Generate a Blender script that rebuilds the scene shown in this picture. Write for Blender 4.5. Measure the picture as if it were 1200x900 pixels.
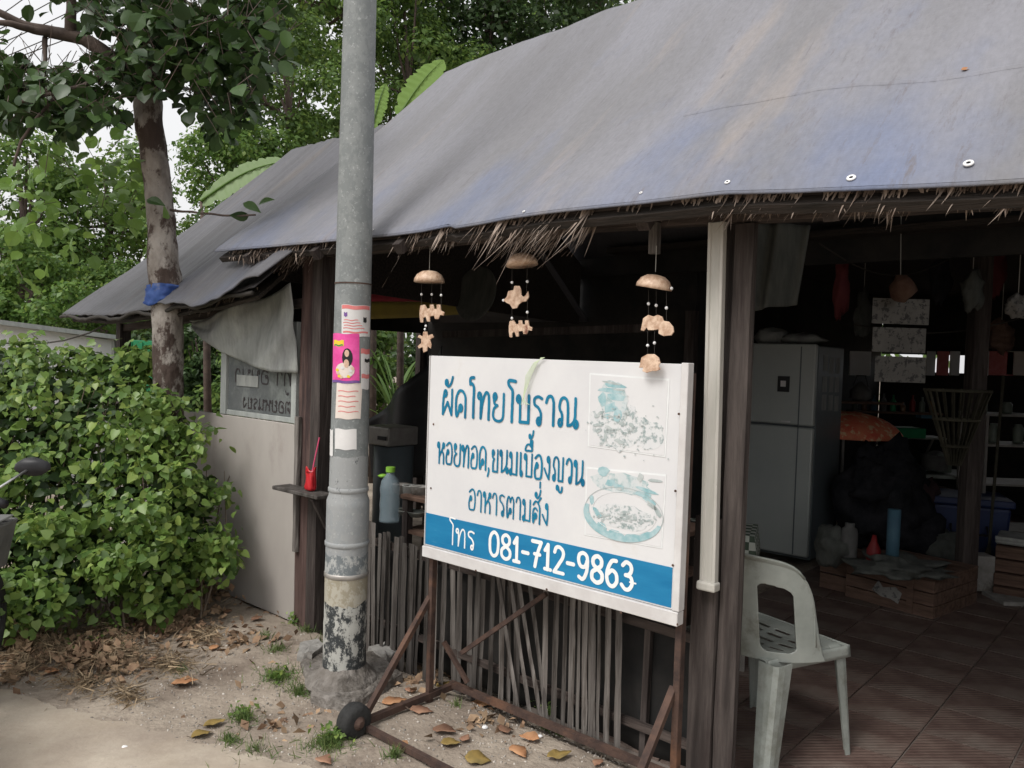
import bpy, bmesh, math, random
import numpy as np
from mathutils import Vector, Matrix, noise, Euler
sc = bpy.context.scene
for o in list(bpy.data.objects): bpy.data.objects.remove(o)
random.seed(7); rng = np.random.default_rng(7)
COL = sc.collection
R = math.radians
# ------------------------------------------------------------------ camera, sky, sun, exposure
FPX = 930.0
CAM = Vector((0, 0, 1.5))
CM = Matrix.Rotation(R(90 - 1.85), 3, 'X') @ Matrix.Rotation(R(1.9), 3, 'Z')
cd = bpy.data.cameras.new('camera'); cam = bpy.data.objects.new('camera', cd); COL.objects.link(cam)
cd.sensor_width = 36; cd.lens = 36 * FPX / 1200; cd.clip_start = .05; cd.clip_end = 2000
cam.matrix_world = Matrix.Translation(CAM) @ CM.to_4x4(); sc.camera = cam
SUN_EL, SUN_AZ = 52, 222      # azimuth measured clockwise from +Y
w = bpy.data.worlds.new('World'); sc.world = w; w.use_nodes = True
nt = w.node_tree; nt.nodes.clear()
sky = nt.nodes.new('ShaderNodeTexSky'); sky.sky_type = 'NISHITA'; sky.sun_disc = False
sky.sun_elevation = R(SUN_EL); sky.sun_rotation = R(SUN_AZ); sky.air_density = 1.6; sky.dust_density = 6; sky.ozone_density = 1
hs = nt.nodes.new('ShaderNodeHueSaturation'); hs.inputs['Saturation'].default_value = .22; hs.inputs['Value'].default_value = 1.0
mx = nt.nodes.new('ShaderNodeMix'); mx.data_type = 'RGBA'; mx.inputs[0].default_value = .6
mx.inputs[7].default_value = (8.3, 8.25, 8.35, 1)   # even overcast cloud
bg = nt.nodes.new('ShaderNodeBackground'); bg.inputs[1].default_value = .108
wo = nt.nodes.new('ShaderNodeOutputWorld')
nt.links.new(sky.outputs[0], hs.inputs['Color']); nt.links.new(hs.outputs[0], mx.inputs[6])
nt.links.new(mx.outputs[2], bg.inputs[0]); nt.links.new(bg.outputs[0], wo.inputs[0])
sl = bpy.data.lights.new('sun', 'SUN'); sl.energy = 1.45; sl.angle = R(22); sl.color = (1, .965, .92)
so = bpy.data.objects.new('sun', sl); COL.objects.link(so)
az = R(SUN_AZ); el = R(SUN_EL)
sd = Vector((math.sin(az) * math.cos(el), math.cos(az) * math.cos(el), math.sin(el)))
so.rotation_euler = sd.to_track_quat('Z', 'Y').to_euler()
sc.view_settings.view_transform = 'Standard'; sc.view_settings.look = 'None'
sc.view_settings.gamma = 1; sc.view_settings.exposure = 0.47
sc.render.resolution_x = 1024; sc.render.resolution_y = 768
# ------------------------------------------------------------------ coordinates of the stall
SD = Vector((.754, -.657, 0)).normalized(); SN = Vector((.657, .754, 0)).normalized()
A0 = Vector((-1.02, 4.19, 0)); ANG = math.atan2(SD.y, SD.x)
def ray(x, y):
    d = CM @ Vector(((x - 600) / FPX, -(y - 450) / FPX, -1)); return d / d.y
def pxY(x, y, Y): return CAM + ray(x, y) * Y
def pxG(x, y, z=0):
    d = ray(x, y); return CAM + d * ((z - 1.5) / d.z)
def loc(P):
    q = P - A0; return Vector((q.dot(SD), q.dot(SN), P.z))
def W(u, v, z=0): return A0 + SD * u + SN * v + Vector((0, 0, z))
def onv(x, y, v):
    d = ray(x, y); t = (v + A0.dot(SN)) / d.dot(SN); return loc(CAM + d * t)
# ------------------------------------------------------------------ object helpers
def tag(o, label=None, cat=None, group=None, kind=None):
    if label: o['label'] = label
    if cat: o['category'] = cat
    if group: o['group'] = group
    if kind: o['kind'] = kind
    return o
def empty(name, l, rz=0, label=None, cat=None, group=None):
    o = bpy.data.objects.new(name, None); COL.objects.link(o); o.location = l; o.rotation_euler = (0, 0, rz)
    o.empty_display_size = .05
    return tag(o, label, cat, group)
def link(name, me, parent=None):
    o = bpy.data.objects.new(name, me); COL.objects.link(o)
    if parent: o.parent = parent
    return o
def stall_thing(name, P, label, cat, group=None, z=None):
    return empty(name, P, ANG, label, cat, group)
def copy_tree(o, parent=None):
    c = o.copy(); COL.objects.link(c)
    if parent: c.parent = parent
    for ch in [x for x in bpy.data.objects if x.parent == o]: copy_tree(ch, c)
    return c
OFF = {}
def thingS(name, u, v, z, label, cat, group=None):      # stands at u, v in the stall's own directions
    o = empty(name, W(u, v, z), ANG, label, cat, group); OFF[o.name] = Vector((u, v, z)); return o
def thingW(name, P, label, cat, group=None, rz=0):
    o = empty(name, P, rz, label, cat, group); OFF[o.name] = Vector(P) if not rz else Vector((0, 0, 0)); return o
class MB:
    def __init__(s): s.v = []; s.f = []
    def add(s, vs, fs):
        n = len(s.v); s.v += [tuple(v) for v in vs]; s.f += [tuple(i + n for i in f) for f in fs]; return s
    def box(s, x0, x1, y0, y1, z0, z1, M=None):
        vs = [Vector((x, y, z)) for x in (x0, x1) for y in (y0, y1) for z in (z0, z1)]
        if M is not None: vs = [M @ v for v in vs]
        return s.add(vs, [(0, 1, 3, 2), (4, 6, 7, 5), (0, 4, 5, 1), (2, 3, 7, 6), (0, 2, 6, 4), (1, 5, 7, 3)])
    def bar(s, p0, p1, a, b, up=Vector((0, 0, 1))):
        p0 = Vector(p0); p1 = Vector(p1); d = (p1 - p0).normalized()
        if abs(d.dot(up)) > .95: up = Vector((1, 0, 0))
        x = d.cross(up).normalized(); y = x.cross(d)
        vs = [p + x * (a / 2 * i) + y * (b / 2 * j) for p in (p0, p1) for i, j in ((-1, -1), (1, -1), (1, 1), (-1, 1))]
        return s.add(vs, [(3, 2, 1, 0), (4, 5, 6, 7), (0, 1, 5, 4), (1, 2, 6, 5), (2, 3, 7, 6), (3, 0, 4, 7)])
    def tube(s, pts, rad, n=8, cap=True):
        pts = [Vector(p) for p in pts]
        if not hasattr(rad, '__len__'): rad = [rad] * len(pts)
        base = len(s.v); fr = None
        for i, p in enumerate(pts):
            d = (pts[min(i + 1, len(pts) - 1)] - pts[max(i - 1, 0)]).normalized()
            if fr is None: fr = d.orthogonal().normalized()
            fr = (fr - d * fr.dot(d)).normalized(); g = d.cross(fr)
            for k in range(n):
                a = 2 * math.pi * k / n; s.v.append(tuple(p + (fr * math.cos(a) + g * math.sin(a)) * rad[i]))
        for i in range(len(pts) - 1):
            for k in range(n):
                k2 = (k + 1) % n; a = base + i * n; b = a + n
                s.f.append((a + k, a + k2, b + k2, b + k))
        if cap:
            s.f.append(tuple(base + k for k in reversed(range(n))))
            e = base + (len(pts) - 1) * n; s.f.append(tuple(e + k for k in range(n)))
        return s
    def lathe(s, prof, n=16, c=(0, 0, 0), M=None):
        c = Vector(c); base = len(s.v)
        for r, z in prof:
            for k in range(n):
                a = 2 * math.pi * k / n; p = Vector((r * math.cos(a), r * math.sin(a), z))
                if M is not None: p = M @ p
                s.v.append(tuple(p + c))
        for i in range(len(prof) - 1):
            for k in range(n):
                k2 = (k + 1) % n; a = base + i * n; b = a + n
                s.f.append((a + k, a + k2, b + k2, b + k))
        if prof[0][0] > 1e-4: s.f.append(tuple(base + k for k in reversed(range(n))))
        if prof[-1][0] > 1e-4: e = base + (len(prof) - 1) * n; s.f.append(tuple(e + k for k in range(n)))
        return s
    def grid(s, fn, nu, nv, mask=None):
        base = len(s.v)
        for i in range(nu + 1):
            for j in range(nv + 1): s.v.append(tuple(fn(i / nu, j / nv)))
        for i in range(nu):
            for j in range(nv):
                if mask and not mask((i + .5) / nu, (j + .5) / nv): continue
                a = base + i * (nv + 1) + j; s.f.append((a, a + nv + 1, a + nv + 2, a + 1))
        return s
    def prism(s, poly, y0, y1):      # polygon in x,z extruded along y
        n = len(poly); base = len(s.v)
        for y in (y0, y1):
            for x, z in poly: s.v.append((x, y, z))
        s.f.append(tuple(base + i for i in range(n))); s.f.append(tuple(base + n + i for i in reversed(range(n))))
        for i in range(n):
            j = (i + 1) % n; s.f.append((base + i, base + n + i, base + n + j, base + j))
        return s
    def post(s, x0, x1, y0, y1, z0, z1, seg=14, j=.006, M=None):
        base = len(s.v); n = 8; ox = random.random() * 50
        for i in range(seg + 1):
            z = z0 + (z1 - z0) * i / seg; cx = (x0 + x1) / 2; cy = (y0 + y1) / 2
            for k, (a, b) in enumerate(((-1, -1), (0, -1), (1, -1), (1, 0), (1, 1), (0, 1), (-1, 1), (-1, 0))):
                q = .93 if abs(a) + abs(b) == 2 else 1
                nv = noise.noise_vector(Vector((ox + a, b, z * 2.2))) * j + noise.noise_vector(Vector((ox + a * 3, b * 3, z * 11))) * j * .5
                p = Vector((cx + a * q * (x1 - x0) / 2, cy + b * q * (y1 - y0) / 2, z)) + Vector((nv.x, nv.y, 0))
                if M is not None: p = M @ p
                s.v.append(tuple(p))
        for i in range(seg):
            for k in range(n):
                k2 = (k + 1) % n; a = base + i * n; b = a + n; s.f.append((a + k, a + k2, b + k2, b + k))
        s.f.append(tuple(base + k for k in reversed(range(n)))); e = base + seg * n; s.f.append(tuple(e + k for k in range(n)))
        return s
    def mesh(s, name, mat, smooth=False):
        used = sorted({i for f in s.f for i in f})
        if len(used) < len(s.v): mp_ = {k: i for i, k in enumerate(used)}; s.v = [s.v[k] for k in used]; s.f = [tuple(mp_[i] for i in f) for f in s.f]
        me = bpy.data.meshes.new(name); me.from_pydata(s.v, [], s.f); me.materials.append(mat)
        if smooth:
            me.polygons.foreach_set('use_smooth', [True] * len(me.polygons))
        me.update(); return me
    def build(s, name, mat, parent=None, smooth=False, bevel=0, solid=0, seg=1, kind=None, label=None):
        off = OFF.get(parent.name) if parent else None
        if off: s.v = [(a - off.x, b - off.y, c - off.z) for a, b, c in s.v]
        o = link(name, s.mesh(name, mat, smooth), parent)
        if off: OFF[o.name] = off
        if solid: m = o.modifiers.new('s', 'SOLIDIFY'); m.thickness = solid; m.offset = 0
        if bevel: m = o.modifiers.new('b', 'BEVEL'); m.width = bevel; m.segments = seg; m.limit_method = 'ANGLE'
        if smooth:
            try: o.data.shade_smooth() if False else None
            except Exception: pass
        if kind: o['kind'] = kind
        if label: o['label'] = label
        return o
def lathe_obj(*a): pass
# ------------------------------------------------------------------ materials
def mat(name, c1, c2=None, rough=.8, scale=6, stretch=(1, 1, 1), detail=5, bump=.0, bscale=None, metal=0, c3=None, s3=2.0, t3=(.5, .62),
        spec=.3, rnd=0, rot=(0, 0, 0), lo=.35, hi=.65, trans=0, alpha=1, dist=.01, coord='Object'):
    m = bpy.data.materials.new(name); m.use_nodes = True; n = m.node_tree; b = n.nodes['Principled BSDF']; L = n.links
    b.inputs['Roughness'].default_value = rough; b.inputs['Metallic'].default_value = metal
    b.inputs['Specular IOR Level'].default_value = spec
    if trans: b.inputs['Transmission Weight'].default_value = trans
    if alpha < 1: b.inputs['Alpha'].default_value = alpha
    c1 = (*c1, 1)
    if c2 is None: b.inputs['Base Color'].default_value = c1; c2 = c1
    else: c2 = (*c2, 1)
    tc = n.nodes.new('ShaderNodeTexCoord'); mp = n.nodes.new('ShaderNodeMapping'); mp.inputs['Scale'].default_value = stretch
    mp.inputs['Rotation'].default_value = rot
    L.new(tc.outputs[coord], mp.inputs[0])
    nz = n.nodes.new('ShaderNodeTexNoise'); nz.inputs['Scale'].default_value = scale; nz.inputs['Detail'].default_value = detail
    nz.inputs['Roughness'].default_value = .65
    L.new(mp.outputs[0], nz.inputs['Vector'])
    mr = n.nodes.new('ShaderNodeMapRange'); mr.inputs[1].default_value = lo; mr.inputs[2].default_value = hi
    L.new(nz.outputs[0], mr.inputs[0])
    mix = n.nodes.new('ShaderNodeMix'); mix.data_type = 'RGBA'; mix.inputs[6].default_value = c1; mix.inputs[7].default_value = c2
    L.new(mr.outputs[0], mix.inputs[0]); out = mix.outputs[2]
    if c3 is not None:
        z3 = n.nodes.new('ShaderNodeTexNoise'); z3.inputs['Scale'].default_value = s3; z3.inputs['Detail'].default_value = 6
        z3.inputs['Roughness'].default_value = .7
        L.new(mp.outputs[0], z3.inputs['Vector'])
        m3 = n.nodes.new('ShaderNodeMapRange'); m3.inputs[1].default_value = t3[0]; m3.inputs[2].default_value = t3[1]
        L.new(z3.outputs[0], m3.inputs[0])
        x3 = n.nodes.new('ShaderNodeMix'); x3.data_type = 'RGBA'; x3.inputs[7].default_value = (*c3, 1)
        L.new(m3.outputs[0], x3.inputs[0]); L.new(out, x3.inputs[6]); out = x3.outputs[2]
    if rnd:
        g = n.nodes.new('ShaderNodeObjectInfo'); gg = n.nodes.new('ShaderNodeNewGeometry')
        ad = n.nodes.new('ShaderNodeMath'); ad.operation = 'ADD'; L.new(g.outputs['Random'], ad.inputs[0]); L.new(gg.outputs['Random Per Island'], ad.inputs[1])
        fr = n.nodes.new('ShaderNodeMath'); fr.operation = 'FRACT'; L.new(ad.outputs[0], fr.inputs[0])
        m4 = n.nodes.new('ShaderNodeMapRange'); m4.inputs[3].default_value = 1 - rnd; m4.inputs[4].default_value = 1 + rnd
        L.new(fr.outputs[0], m4.inputs[0])
        hv = n.nodes.new('ShaderNodeHueSaturation'); L.new(m4.outputs[0], hv.inputs['Value']); L.new(out, hv.inputs['Color']); out = hv.outputs[0]
    L.new(out, b.inputs['Base Color'])
    if bump:
        bz = n.nodes.new('ShaderNodeTexNoise'); bz.inputs['Scale'].default_value = bscale or scale * 3; bz.inputs['Detail'].default_value = 6
        L.new(mp.outputs[0], bz.inputs['Vector'])
        bp = n.nodes.new('ShaderNodeBump'); bp.inputs['Strength'].default_value = bump; bp.inputs['Distance'].default_value = dist
        L.new(bz.outputs[0], bp.inputs['Height']); L.new(bp.outputs[0], b.inputs['Normal'])
    return m
def leaf_mat(name, cols, trans=.35, rough=.45):
    m = bpy.data.materials.new(name); m.use_nodes = True; n = m.node_tree; b = n.nodes['Principled BSDF']; L = n.links
    b.inputs['Roughness'].default_value = rough; b.inputs['Specular IOR Level'].default_value = .35
    gi = n.nodes.new('ShaderNodeObjectInfo'); gg = n.nodes.new('ShaderNodeNewGeometry')
    ad = n.nodes.new('ShaderNodeMath'); ad.operation = 'ADD'; L.new(gi.outputs['Random'], ad.inputs[0]); L.new(gg.outputs['Random Per Island'], ad.inputs[1])
    fr = n.nodes.new('ShaderNodeMath'); fr.operation = 'FRACT'; L.new(ad.outputs[0], fr.inputs[0])
    cr = n.nodes.new('ShaderNodeValToRGB'); L.new(fr.outputs[0], cr.inputs[0])
    el_ = cr.color_ramp.elements
    while len(el_) < len(cols): el_.new(.5)
    for i, c in enumerate(cols): el_[i].position = i / (len(cols) - 1); el_[i].color = (*c, 1)
    L.new(cr.outputs[0], b.inputs['Base Color'])
    tr = n.nodes.new('ShaderNodeBsdfTranslucent'); ms = n.nodes.new('ShaderNodeMixShader'); ms.inputs[0].default_value = trans
    hv = n.nodes.new('ShaderNodeHueSaturation'); hv.inputs['Value'].default_value = 1.5; hv.inputs['Hue'].default_value = .485
    L.new(cr.outputs[0], hv.inputs['Color']); L.new(hv.outputs[0], tr.inputs[0])
    L.new(b.outputs[0], ms.inputs[1]); L.new(tr.outputs[0], ms.inputs[2]); L.new(ms.outputs[0], n.nodes['Material Output'].inputs[0])
    return m
M = {}
M['tarp'] = None
M['wood'] = mat('weathered_wood', (.030, .024, .022), (.080, .066, .060), .85, 5, (6, 6, .5), bump=.6, bscale=14, c3=(.035, .026, .024), s3=2.2)
M['woodx'] = mat('weathered_beam', (.034, .026, .023), (.10, .078, .068), .85, 5, (.5, 6, 6), bump=.6, bscale=14, c3=(.03, .024, .022), s3=2.2)
M['redwood'] = mat('reddish_wood', (.05, .028, .025), (.12, .078, .068), .8, 5, (7, 7, .5), bump=.5, bscale=14, c3=(.03, .02, .02), s3=2)
M['dark'] = mat('shade_dark_board', (.016, .016, .016), (.036, .033, .03), .9, 3, bump=.3)  # board colour kept near black to hold the interior in shade
M['thatchin'] = mat('shaded_thatch_underside', (.022, .019, .016), (.05, .04, .034), .95, 12, (.4, 6, 6), bump=.8)  # thatch tone lowered so the roof underside carries the shade in its colour
M['thatch'] = mat('dry_palm_thatch', (.17, .125, .10), (.34, .28, .235), .85, 9, (1, 1, 1), rnd=.45)
M['slat'] = mat('grey_split_bamboo', (.06, .052, .047), (.17, .155, .142), .75, 4, (9, 9, .6), bump=.35, bscale=10, rnd=.4, c3=(.05, .042, .036), s3=3)
M['panel'] = mat('stained_cream_board', (.36, .33, .305), (.42, .39, .36), .6, 2.2, (1, 1, .5), c3=(.24, .205, .18), s3=2.6, t3=(.54, .8), bump=.05)
M['alu'] = mat('dull_window_frame', (.30, .32, .31), (.40, .42, .40), .45, 8, (2, 2, .6), spec=.5)
M['chan'] = mat('cream_painted_channel', (.40, .39, .35), (.50, .48, .44), .5, 6, (5, 5, .6), c3=(.28, .17, .10), s3=2.4, t3=(.66, .74))
M['rust'] = mat('rusty_angle_iron', (.045, .030, .026), (.10, .06, .045), .85, 14, bump=.4, c3=(.17, .085, .05), s3=3, t3=(.55, .7))
M['signw'] = mat('sun_faded_white_board', (.60, .60, .61), (.66, .66, .66), .45, 3, c3=(.54, .51, .47), s3=3, t3=(.60, .85))
M['frame'] = mat('white_frame_with_rust', (.52, .50, .49), (.62, .61, .60), .5, 7, c3=(.22, .12, .08), s3=6, t3=(.66, .76))
M['blue'] = mat('faded_blue_band', (.008, .15, .32), (.02, .21, .40), .4, 2.4, (1, 1, 5), c3=(.16, .42, .58), s3=2, t3=(.62, .8))
M['ink'] = mat('teal_blue_lettering', (.0, .12, .23), (.008, .19, .32), .5, 9)
M['whiteink'] = mat('white_lettering', (.80, .81, .80), (.72, .74, .74), .5, 9)
M['blackink'] = mat('black_marker', (.03, .025, .03), (.05, .04, .04), .6, 9)
M['fade_t'] = mat('faded_teal_print', (.22, .40, .43), (.42, .54, .56), .5, 30)
M['fade_g'] = mat('faded_grey_print', (.30, .36, .36), (.50, .53, .52), .5, 30)
M['fade_l'] = mat('pale_print', (.66, .68, .68), (.74, .75, .75), .5, 20)
M['plastic'] = mat('dirty_white_plastic', (.22, .24, .22), (.31, .33, .305), .45, 5, c3=(.13, .13, .105), s3=7, t3=(.52, .75), spec=.5, bump=.04)
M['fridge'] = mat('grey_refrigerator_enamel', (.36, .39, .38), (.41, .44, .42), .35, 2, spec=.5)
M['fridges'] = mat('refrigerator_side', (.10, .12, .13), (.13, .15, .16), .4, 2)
M['blackcloth'] = mat('black_cloth', (.012, .013, .016), (.03, .03, .034), .95, 9, spec=.1, bump=.5)
M['black'] = mat('black_plastic', (.015, .015, .017), (.025, .025, .027), .45, 6)
M['chrome'] = mat('scratched_steel', (.45, .45, .44), (.6, .6, .6), .3, 20, metal=.9)
M['steel'] = mat('dull_steel', (.30, .28, .26), (.42, .40, .37), .45, 10, metal=.5)
M['white'] = mat('white_paint', (.74, .74, .73), (.80, .80, .80), .5, 3)
M['paper'] = mat('printed_paper', (.62, .61, .60), (.70, .69, .68), .8, 8)
M['pink'] = mat('pink_poster', (.62, .05, .26), (.75, .10, .36), .5, 18)
M['yellow'] = mat('yellow_print', (.75, .55, .04), (.65, .5, .05), .5, 8)
M['red'] = mat('red_plastic', (.55, .02, .03), (.45, .015, .02), .35, 8, spec=.5)
M['redpr'] = mat('red_print', (.62, .16, .16), (.7, .25, .24), .6, 18)
M['cream'] = mat('cream_print', (.66, .58, .52), (.72, .64, .58), .6, 14)
M['purple'] = mat('purple_print', (.12, .06, .25), (.2, .1, .3), .5, 18)
M['skinp'] = mat('printed_skin_tone', (.55, .36, .25), (.7, .5, .4), .5, 40)
M['shell'] = mat('varnished_coconut_wood', (.42, .26, .17), (.72, .54, .40), .5, 45, spec=.5, c3=(.20, .08, .05), s3=16, t3=(.60, .68))
M['cord'] = mat('string', (.35, .34, .31), None, .8)
M['green'] = mat('green_sheet', (.015, .17, .07), (.02, .22, .09), .5, 5)
M['bluep'] = mat('blue_plastic', (.010, .02, .075), (.014, .03, .10), .5, 5, spec=.5)
M['ltblue'] = mat('blue_pipe', (.05, .11, .16), (.06, .14, .19), .6, 5)
M['orange'] = None
M['conc'] = mat('rough_concrete', (.22, .21, .195), (.34, .33, .31), .95, 9, bump=.9, bscale=25, c3=(.14, .125, .11), s3=4)
M['soilconc'] = mat('dirty_concrete', (.13, .115, .10), (.24, .22, .20), .95, 12, bump=1.0, bscale=35, c3=(.08, .07, .06), s3=5, dist=.02)
M['bark'] = mat('patchy_bark', (.18, .155, .135), (.36, .33, .30), .9, 9, (1, 1, .6), bump=1.0, bscale=22, c3=(.07, .05, .042), s3=7, t3=(.50, .56), dist=.02)
M['bark2'] = mat('dark_branch_bark', (.06, .045, .04), (.12, .09, .075), .9, 8, bump=.7)
M['drape'] = mat('grey_plastic_tarp', (.24, .25, .24), (.36, .37, .35), .6, 3, (3, 3, 1), c3=(.14, .14, .14), s3=2.2, t3=(.5, .75))
M['bluetarp'] = mat('blue_tarp', (.02, .05, .19), (.04, .09, .27), .6, 14, c3=(.2, .2, .22), s3=6, t3=(.55, .7))
M['darkcloth'] = mat('dim_green_grey_cloth', (.06, .065, .06), (.10, .105, .095), .8, 5, (4, 4, 1))
M['maroon'] = mat('dull_maroon', (.10, .02, .025), (.14, .03, .03), .8, 6)
M['redd'] = mat('dark_red_plastic', (.16, .01, .012), (.2, .015, .015), .5, 6)
M['crate'] = mat('old_crate_wood', (.075, .045, .032), (.16, .10, .075), .85, 5, (.8, 6, 6), bump=.4, bscale=12)
M['tilem'] = None
M['leafdry'] = mat('dry_orange_leaf', (.33, .15, .07), (.46, .26, .14), .75, 9, rnd=.2)
M['leafyel'] = mat('yellowed_leaf', (.34, .23, .07), (.17, .13, .05), .65, 9)
M['leafbrn'] = mat('brown_leaf', (.22, .11, .07), (.34, .2, .13), .8, 9, rnd=.3)
M['straw'] = mat('dead_grass', (.17, .125, .08), (.33, .25, .16), .9, 9, rnd=.45)
M['litter'] = mat('leaf_litter', (.17, .10, .065), (.34, .24, .15), .9, 9, rnd=.5)
M['gravel'] = mat('gravel', (.24, .21, .18), (.42, .39, .35), .9, 9, rnd=.45)
M['glass'] = mat('grimy_window_glass', (.13, .14, .145), (.19, .20, .20), .25, 5, spec=.6, c3=(.25, .27, .26), s3=5, t3=(.5, .7), alpha=.86)
M['bask'] = mat('dusty_dark_plastic', (.09, .09, .088), (.15, .15, .145), .7, 8, bump=.2)
M['bottle'] = mat('clear_water_bottle', (.20, .27, .31), (.27, .34, .38), .12, 5, spec=.6, alpha=.5)
M['limecap'] = mat('lime_cap', (.20, .42, .05), None, .4)
M['rubber'] = mat('tyre_rubber', (.02, .02, .02), (.035, .035, .034), .85, 20, bump=.5)
M['tileh'] = None
# tarp cloth
def tarp_mat(name, bluebias, dark=1.0, hemblue=.40):
    m = bpy.data.materials.new(name); m.use_nodes = True; n = m.node_tree; b = n.nodes['Principled BSDF']; L = n.links
    b.inputs['Roughness'].default_value = .6; b.inputs['Specular IOR Level'].default_value = .35
    tc = n.nodes.new('ShaderNodeTexCoord')
    def nz(sc_, st, det=6, rot=0, ro=.6):
        mp = n.nodes.new('ShaderNodeMapping'); mp.inputs['Scale'].default_value = st; mp.inputs['Rotation'].default_value = (0, 0, rot)
        L.new(tc.outputs['Object'], mp.inputs[0]); z = n.nodes.new('ShaderNodeTexNoise'); z.inputs['Scale'].default_value = sc_
        z.inputs['Detail'].default_value = det; z.inputs['Roughness'].default_value = ro; L.new(mp.outputs[0], z.inputs['Vector']); return z.outputs[0]
    def mr(i, a, b_, c=0, d=1):
        r = n.nodes.new('ShaderNodeMapRange'); r.inputs[1].default_value = a; r.inputs[2].default_value = b_; r.inputs[3].default_value = c; r.inputs[4].default_value = d
        L.new(i, r.inputs[0]); return r.outputs[0]
    def mx_(f, c1, c2):
        x = n.nodes.new('ShaderNodeMix'); x.data_type = 'RGBA'; L.new(f, x.inputs[0])
        for s_, c in ((6, c1), (7, c2)):
            if isinstance(c, tuple): x.inputs[s_].default_value = (*c, 1)
            else: L.new(c, x.inputs[s_])
        return x.outputs[2]
    ma = lambda op, a, b_: (lambda q: (L.new(a, q.inputs[0]), (L.new(b_, q.inputs[1]) if not isinstance(b_, float) else setattr(q.inputs[1], 'default_value', b_)), q.outputs[0])[2])(n.nodes.new('ShaderNodeMath'))
    def math_(op, a, b_):
        q = n.nodes.new('ShaderNodeMath'); q.operation = op; L.new(a, q.inputs[0])
        if isinstance(b_, (int, float)): q.inputs[1].default_value = b_
        else: L.new(b_, q.inputs[1])
        return q.outputs[0]
    base = mx_(mr(nz(1.5, (1.6, .35, .35), 6, R(-14)), .38, .62), (.165, .163, .172), (.20, .20, .222))
    base = mx_(mr(nz(2.0, (1.5, .22, .22), 4, R(-14)), .56, .72), base, (.25, .222, .205))
    sp = n.nodes.new('ShaderNodeSeparateXYZ'); L.new(tc.outputs['Object'], sp.inputs[0])
    low = mr(sp.outputs[1], -.32, .55, 1, 0)                       # dye kept in the fold near the hem
    bl = math_('ADD', math_('MULTIPLY', low, hemblue), mr(nz(1.3, (1.3, .6, .6), 5, R(-10)), .3, .75, -.2 + bluebias, .50 + bluebias))
    base = mx_(mr(bl, .28, .9), base, (.11, .145, .25))
    sm = mr(nz(7, (3.0, .45, .5), 8, R(-22), .8), .57, .68)
    dk = mr(nz(16, (3.0, .30, .5), 6, R(-24), .8), .60, .70)
    base = mx_(math_('MULTIPLY', dk, .5), base, (.10, .095, .105))
    base = mx_(math_('MULTIPLY', sm, .85), base, (.13, .12, .13))
    fine = mr(nz(60, (1, .4, .4), 4), .3, .7, .9 * dark, 1.08 * dark)
    hv = n.nodes.new('ShaderNodeHueSaturation'); L.new(fine, hv.inputs['Value']); L.new(base, hv.inputs['Color'])
    L.new(hv.outputs[0], b.inputs['Base Color'])
    bp = n.nodes.new('ShaderNodeBump'); bp.inputs['Strength'].default_value = .5; bp.inputs['Distance'].default_value = .02
    L.new(math_('ADD', nz(5, (2.6, .3, .3), 4, R(-24)), math_('MULTIPLY', nz(90, (1, 1, 1), 2), .12)), bp.inputs['Height']); L.new(bp.outputs[0], b.inputs['Normal'])
    return m
M['tarp'] = tarp_mat('faded_blue_tarp', .0)
M['tarp2'] = tarp_mat('grey_brown_tarp', -.6, .50, .0); M['tarp3'] = tarp_mat('old_grey_blue_flap', -.1, .55, .3)
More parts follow.
